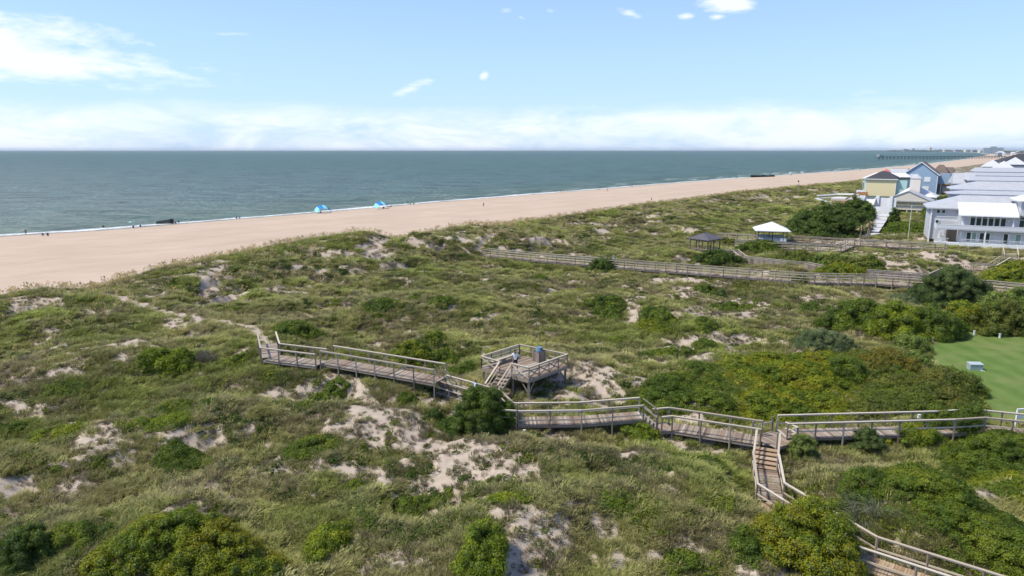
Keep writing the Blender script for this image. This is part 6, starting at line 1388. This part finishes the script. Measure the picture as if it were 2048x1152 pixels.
# seated people in beach chairs
M_ALU = simple('chair_tubes', (.6,.6,.6), .4)
def beach_chair(label, x, y, col, occupied=None, rz=0.0):
    b = bz(x, y); e = empty('beach_chair', b, rz, label, 'beach chair')
    MB().box(-.28, -.25, .26, .28, .25, .30).build('seat', cloth(col), e); MB().beam((0, .24, .28), (0, .55, .88), .56, .03, (0, -1, .5)).build('backrest', cloth(col), e)
    for s_ in (-.28, .28):
        MB().beam((s_, -.28, 0), (s_, .22, .5), .03, .03).build('leg', M_ALU, e); MB().beam((s_, .35, 0), (s_, -.15, .5), .03, .03).build('leg', M_ALU, e); MB().box(s_-.03, -.2, .5, s_+.03, .32, .53).build('armrest', M_ALU, e)
    if occupied: pp = person(occupied[0], b, rz, 'sit', occupied[1], occupied[2], 1, 1.0, fingers=False); pp.location.z += -.02
    return e
sea_dir = R(135)+math.pi
for lb, x, y, c, oc in [('blue beach chair by the water at the far left', 86, 472, (.10,.22,.34), ('seated person in pale blue at the far left waterline', (.4,.55,.62), (.1,.1,.2))), ('dark beach chair right of the blue one at the far left', 96, 472.5, (.08,.07,.10), ('seated person in brown at the far left waterline', (.2,.12,.1), (.1,.1,.2))),
      ('navy beach chair left of the cabana shade', 267, 457, (.03,.05,.12), ('seated person in navy left of the black shade', (.04,.06,.15), (.1,.1,.1))), ('blue low beach chair between the navy one and the black shade', 281, 455, (.04,.07,.22), None),
      ('chair with an orange towel right of the black shade', 351, 447.5, (.35,.10,.06), ('seated person right of the black shade', (.35,.12,.08), (.05,.05,.05))), ('dark chair at the right of the orange one', 357, 446.5, (.04,.04,.06), None),
      ('dark beach chair alone on the shore, left of the first canopy', 473, 438, (.03,.04,.10), None), ('second dark beach chair of the lone pair on the shore', 479, 437.5, (.06,.05,.08), None),
      ('dark chair in the shade of the second canopy', 767, 417.5, (.03,.03,.04), ('seated person in the shade of the second canopy', (.05,.05,.06), (.05,.05,.06))), ('pink chair right of the second canopy', 779, 415, (.30,.10,.14), None), ('purple chair right of the pink one', 782, 414.5, (.16,.07,.2), None),
      ('low dark chair on the waterline right of the standing bather', 827, 409.5, (.04,.05,.08), None), ('tan chair beside the standing bather at the water', 820, 410, (.2,.13,.1), None), ('dark chair under the first canopy', 641, 426.5, (.04,.04,.05), None), ('chair of the small group at the water on the middle beach', 1198, 380, (.05,.05,.06), None), ('brown chair at the left waterline', 207, 455.5, (.2,.15,.12), None)]:
    beach_chair(lb, x, y, c, oc, R(210))
# the two wind canopies: an arched blue and turquoise cloth over one bowed pole
M_CBLUE = simple('blue_cloth', (.015, .17, .50), .7, .05); M_CTURQ = simple('turquoise_cloth', (.22, .62, .62), .7, .05)
def canopy(label, x, y, rz, s=1.0):
    b = bz(x, y); e = empty('beach_canopy', b, rz, label, 'canopy')
    def surf(u, v):                       # u along the arch 0..1, v along the wind 0..1
        a = math.pi*(.10+.80*u); w = 1.75-.25*v; x = -math.cos(a)*w*1.35; z = math.sin(a)*(2.15-.35*v)+.10*math.sin(v*9+u*3); y = -1.2+v*2.9
        return (x*s, y*s, max(.25, z-.30*v)*s)
    for k in range(4):
        m = MB(); N_ = 5; u0, u1 = k/4, (k+1)/4; vs = [surf(u0+(u1-u0)*i/N_, j/6) for i in range(N_+1) for j in range(7)]; vs += [(a, b_, c-.03) for a, b_, c in vs]; o2 = (N_+1)*7
        fs = [(i*7+j, (i+1)*7+j, (i+1)*7+j+1, i*7+j+1) for i in range(N_) for j in range(6)]
        fs += [tuple(o2+q for q in reversed(f)) for f in fs]; m.add(vs, fs); m.build('cloth_panel', M_CTURQ if k in (1, 3) else M_CBLUE, e)
    m = MB(); prev = None
    for i in range(15):
        a = math.pi*i/14; p = Vector((-math.cos(a)*1.75*1.35*s, -1.2*s, math.sin(a)*2.12*s))
        if prev is not None: m.tube(prev, p, .03, .03, 6)
        prev = p
    m.build('bowed_pole', M_ALU, e)
    for sx in (-1, 1): MB().beam((sx*2.2*s, -1.2*s, .1), (sx*2.6*s, -3.2*s, .05), .02, .02).build('guy_line', M_WHITE, e); MB().box(sx*2.6*s-.15, -3.4*s, 0, sx*2.6*s+.15, -3.1*s, .25).build('sand_bag', M_CTURQ, e)
canopy('left of the two blue and turquoise beach canopies, farther from the other people', 646, 426, R(205), 1.45); canopy('right of the two blue and turquoise beach canopies, with chairs beside it', 763, 417.5, R(207), 1.40)
# the black folded shade and the black pile, the small shapes on the sand
b = bz(328, 448.5); e = empty('beach_cabana', b, R(20), 'black fabric beach shade with ribbed panels by the water', 'tent')
for i in range(8): MB().beam((-2.3+i*.6, 0, .0), (-2.3+i*.6+.25, .1, 1.0+.09*i), .5, .06, (0, 1, 0)).build('side_panel', cloth((.03,.03,.035)), e)
MB().box(1.9, -.3, 0, 3.1, 1.2, 1.75).build('tent_body', cloth((.018,.018,.02)), e); MB().add([(-2.4,0,.95),(2.0,0,1.65),(2.0,1.3,1.7),(-2.4,1.3,1.1)], [(0,1,2,3)]).build('roof_sheet', cloth((.02,.02,.022)), e)
b = bz(1525, 354); e = empty('dark_pile', b, R(10), 'long low black pile lying on the far beach', 'pile'); m = MB(); rr = random.Random(2)
for i in range(14): x = -11+i*1.7; m.box(x-1.1, -1.5+rr.uniform(-.3,.3), -.1, x+1.1, 1.5, rr.uniform(1.2, 1.9))
tag(m.build('heap', cloth((.012,.012,.014)), e), kind='stuff')
b = bz(262, 452); e = empty('umbrella', b, 0, 'small pale turquoise beach umbrella lying open near the chairs', 'umbrella'); MB().tube((0,0,0), (0,0,1.6), .03, .02, 6).build('pole', M_ALU, e)
for k in range(8):
    a0, a1 = 6.283*k/8, 6.283*(k+1)/8; MB().add([(0,0,1.75),(math.cos(a0)*1.2,math.sin(a0)*1.2,1.35),(math.cos(a1)*1.2,math.sin(a1)*1.2,1.35)], [(0,1,2),(2,1,0)]).build('panel', M_CTURQ if k % 2 else M_WHITE, e)
for lb, x, y in (('white umbrella far along the beach', 1580, 349.5), ('second white umbrella far along the beach, to the right', 1603, 347.5), ('blue umbrella near the surf beyond the blue gable', 1878, 323.5)):
    b = bz(x, y); e = empty('umbrella', b, 0, lb, 'umbrella'); MB().tube((0,0,0), (0,0,2), .04, .03, 6).build('pole', M_ALU, e); MB().tube((0,0,1.7), (0,0,2.4), 1.5, .05, 8).build('canopy', M_CBLUE if 'blue u' in lb else M_WHITE, e)
for lb, x, y, nm in (('small white post on the sand behind the tallest dune', 771, 478, 'marker_post'), ('small white marker near the dune crest on the far beach', 1363, 403.5, 'marker_post')):
    b = bz(x, y); o = MB().box(-.12,-.08,-.2,.12,.08,1.0).box(-.3,-.1,.7,.3,-.082,1.05).build(nm, M_WHITE); o.location = b; tag(o, lb, 'marker')
# ------------------------------------------------------------------ lawn things
b = G(1949, 739, 4.3); e = empty('utility_box', b, R(-4), 'pale green-grey metal utility box standing on the lawn', 'utility box')
M_UB = simple('green_grey_metal', (.30,.37,.36), .5, .05); MB().box(-.62,-.32,0,.62,.32,.58).build('cabinet', M_UB, e); MB().add([(-.66,-.37,.585),(.66,-.37,.585),(.66,.37,.66),(-.66,.37,.66),(-.66,-.37,.63),(.66,-.37,.63),(.66,.37,.72),(-.66,.37,.72)], [(0,3,2,1),(4,5,6,7),(0,1,5,4),(1,2,6,5),(2,3,7,6),(3,0,4,7)]).build('lid', simple('pale_lid', (.42,.48,.48), .5, .05), e); MB().box(-.8,-.45,-.1,.8,.45,.0).build('base', M_PALED, e)
for lb, x, y in (('left white post at the edge of the lawn, with a cord', 1948, 670), ('right white post at the edge of the lawn', 1999, 676), ('small white post in the shade of the grove', 1865, 683)):
    b = G(x, y, 4.3); o = MB().box(-.08,-.08,-.3,.08,.08,.50).box(-.10,-.10,.50,.10,.10,.55).build('lawn_post', M_WHITE); o.location = b; tag(o, lb, 'post')
b = P(2043, 835, 5.2); e = empty('white_gate', (b[0], b[1], gz(b[0], b[1])), R(10), 'white painted gate frame where the right walk reaches the lawn', 'gate')
for x in (-.5, .9): MB().box(x, -.05, 0, x+.12, .07, 1.6).build('post', M_WHITE, e)
MB().beam((-.5, 0, 1.6), (1.0, 0, 1.6), .12, .10).build('top_rail', M_WHITE, e); MB().beam((-.4, 0, .9), (1.0, 0, 1.5), .08, .06).build('brace', M_WHITE, e); MB().beam((-.4, 0, .9), (1.0, 0, .9), .10, .08).build('lower_rail', M_WHITE, e)
for lb, x, y, z in (('small white step light under the walk right of the tall dark bush', 1048.5, 862, 5.2), ('white step light on the rail of the right walk', 1836, 831.5, 6.2), ('left of three white step lights on the picket walk', 1532, 525.5, 5.0), ('middle one of three white step lights on the picket walk', 1553, 528.5, 5.0), ('right of three white step lights on the picket walk', 1579, 532, 5.0), ('white step light below the walk beside the pavilion', 1607, 494, 5.6), ('white step light at the bend of the picket walk', 1469.5, 507, 5.4)):
    b = P(x, y, z); b[1] -= .15; o = MB().box(-.09,-.05,-.12,.09,.05,.12).box(-.11,-.07,.12,.11,.07,.16).build('step_light', M_LIGHT); o.location = b; tag(o, lb, 'light')
# ------------------------------------------------------------------ sea air
hz = bpy.data.materials.new('sea_air'); hz.use_nodes = True; nt = hz.node_tree
for n in list(nt.nodes): nt.nodes.remove(n)
ho = nt.nodes.new('ShaderNodeOutputMaterial'); hv = nt.nodes.new('ShaderNodeVolumePrincipled'); hv.inputs['Color'].default_value = (.80, .88, .97, 1); hv.inputs['Density'].default_value = 2.6e-5; hv.inputs['Anisotropy'].default_value = .2
nt.links.new(hv.outputs[0], ho.inputs['Volume'])
o = MB().box(-77000, -400, -6, 77000, 40500, 90).build('haze', hz); tag(o, kind='stuff')
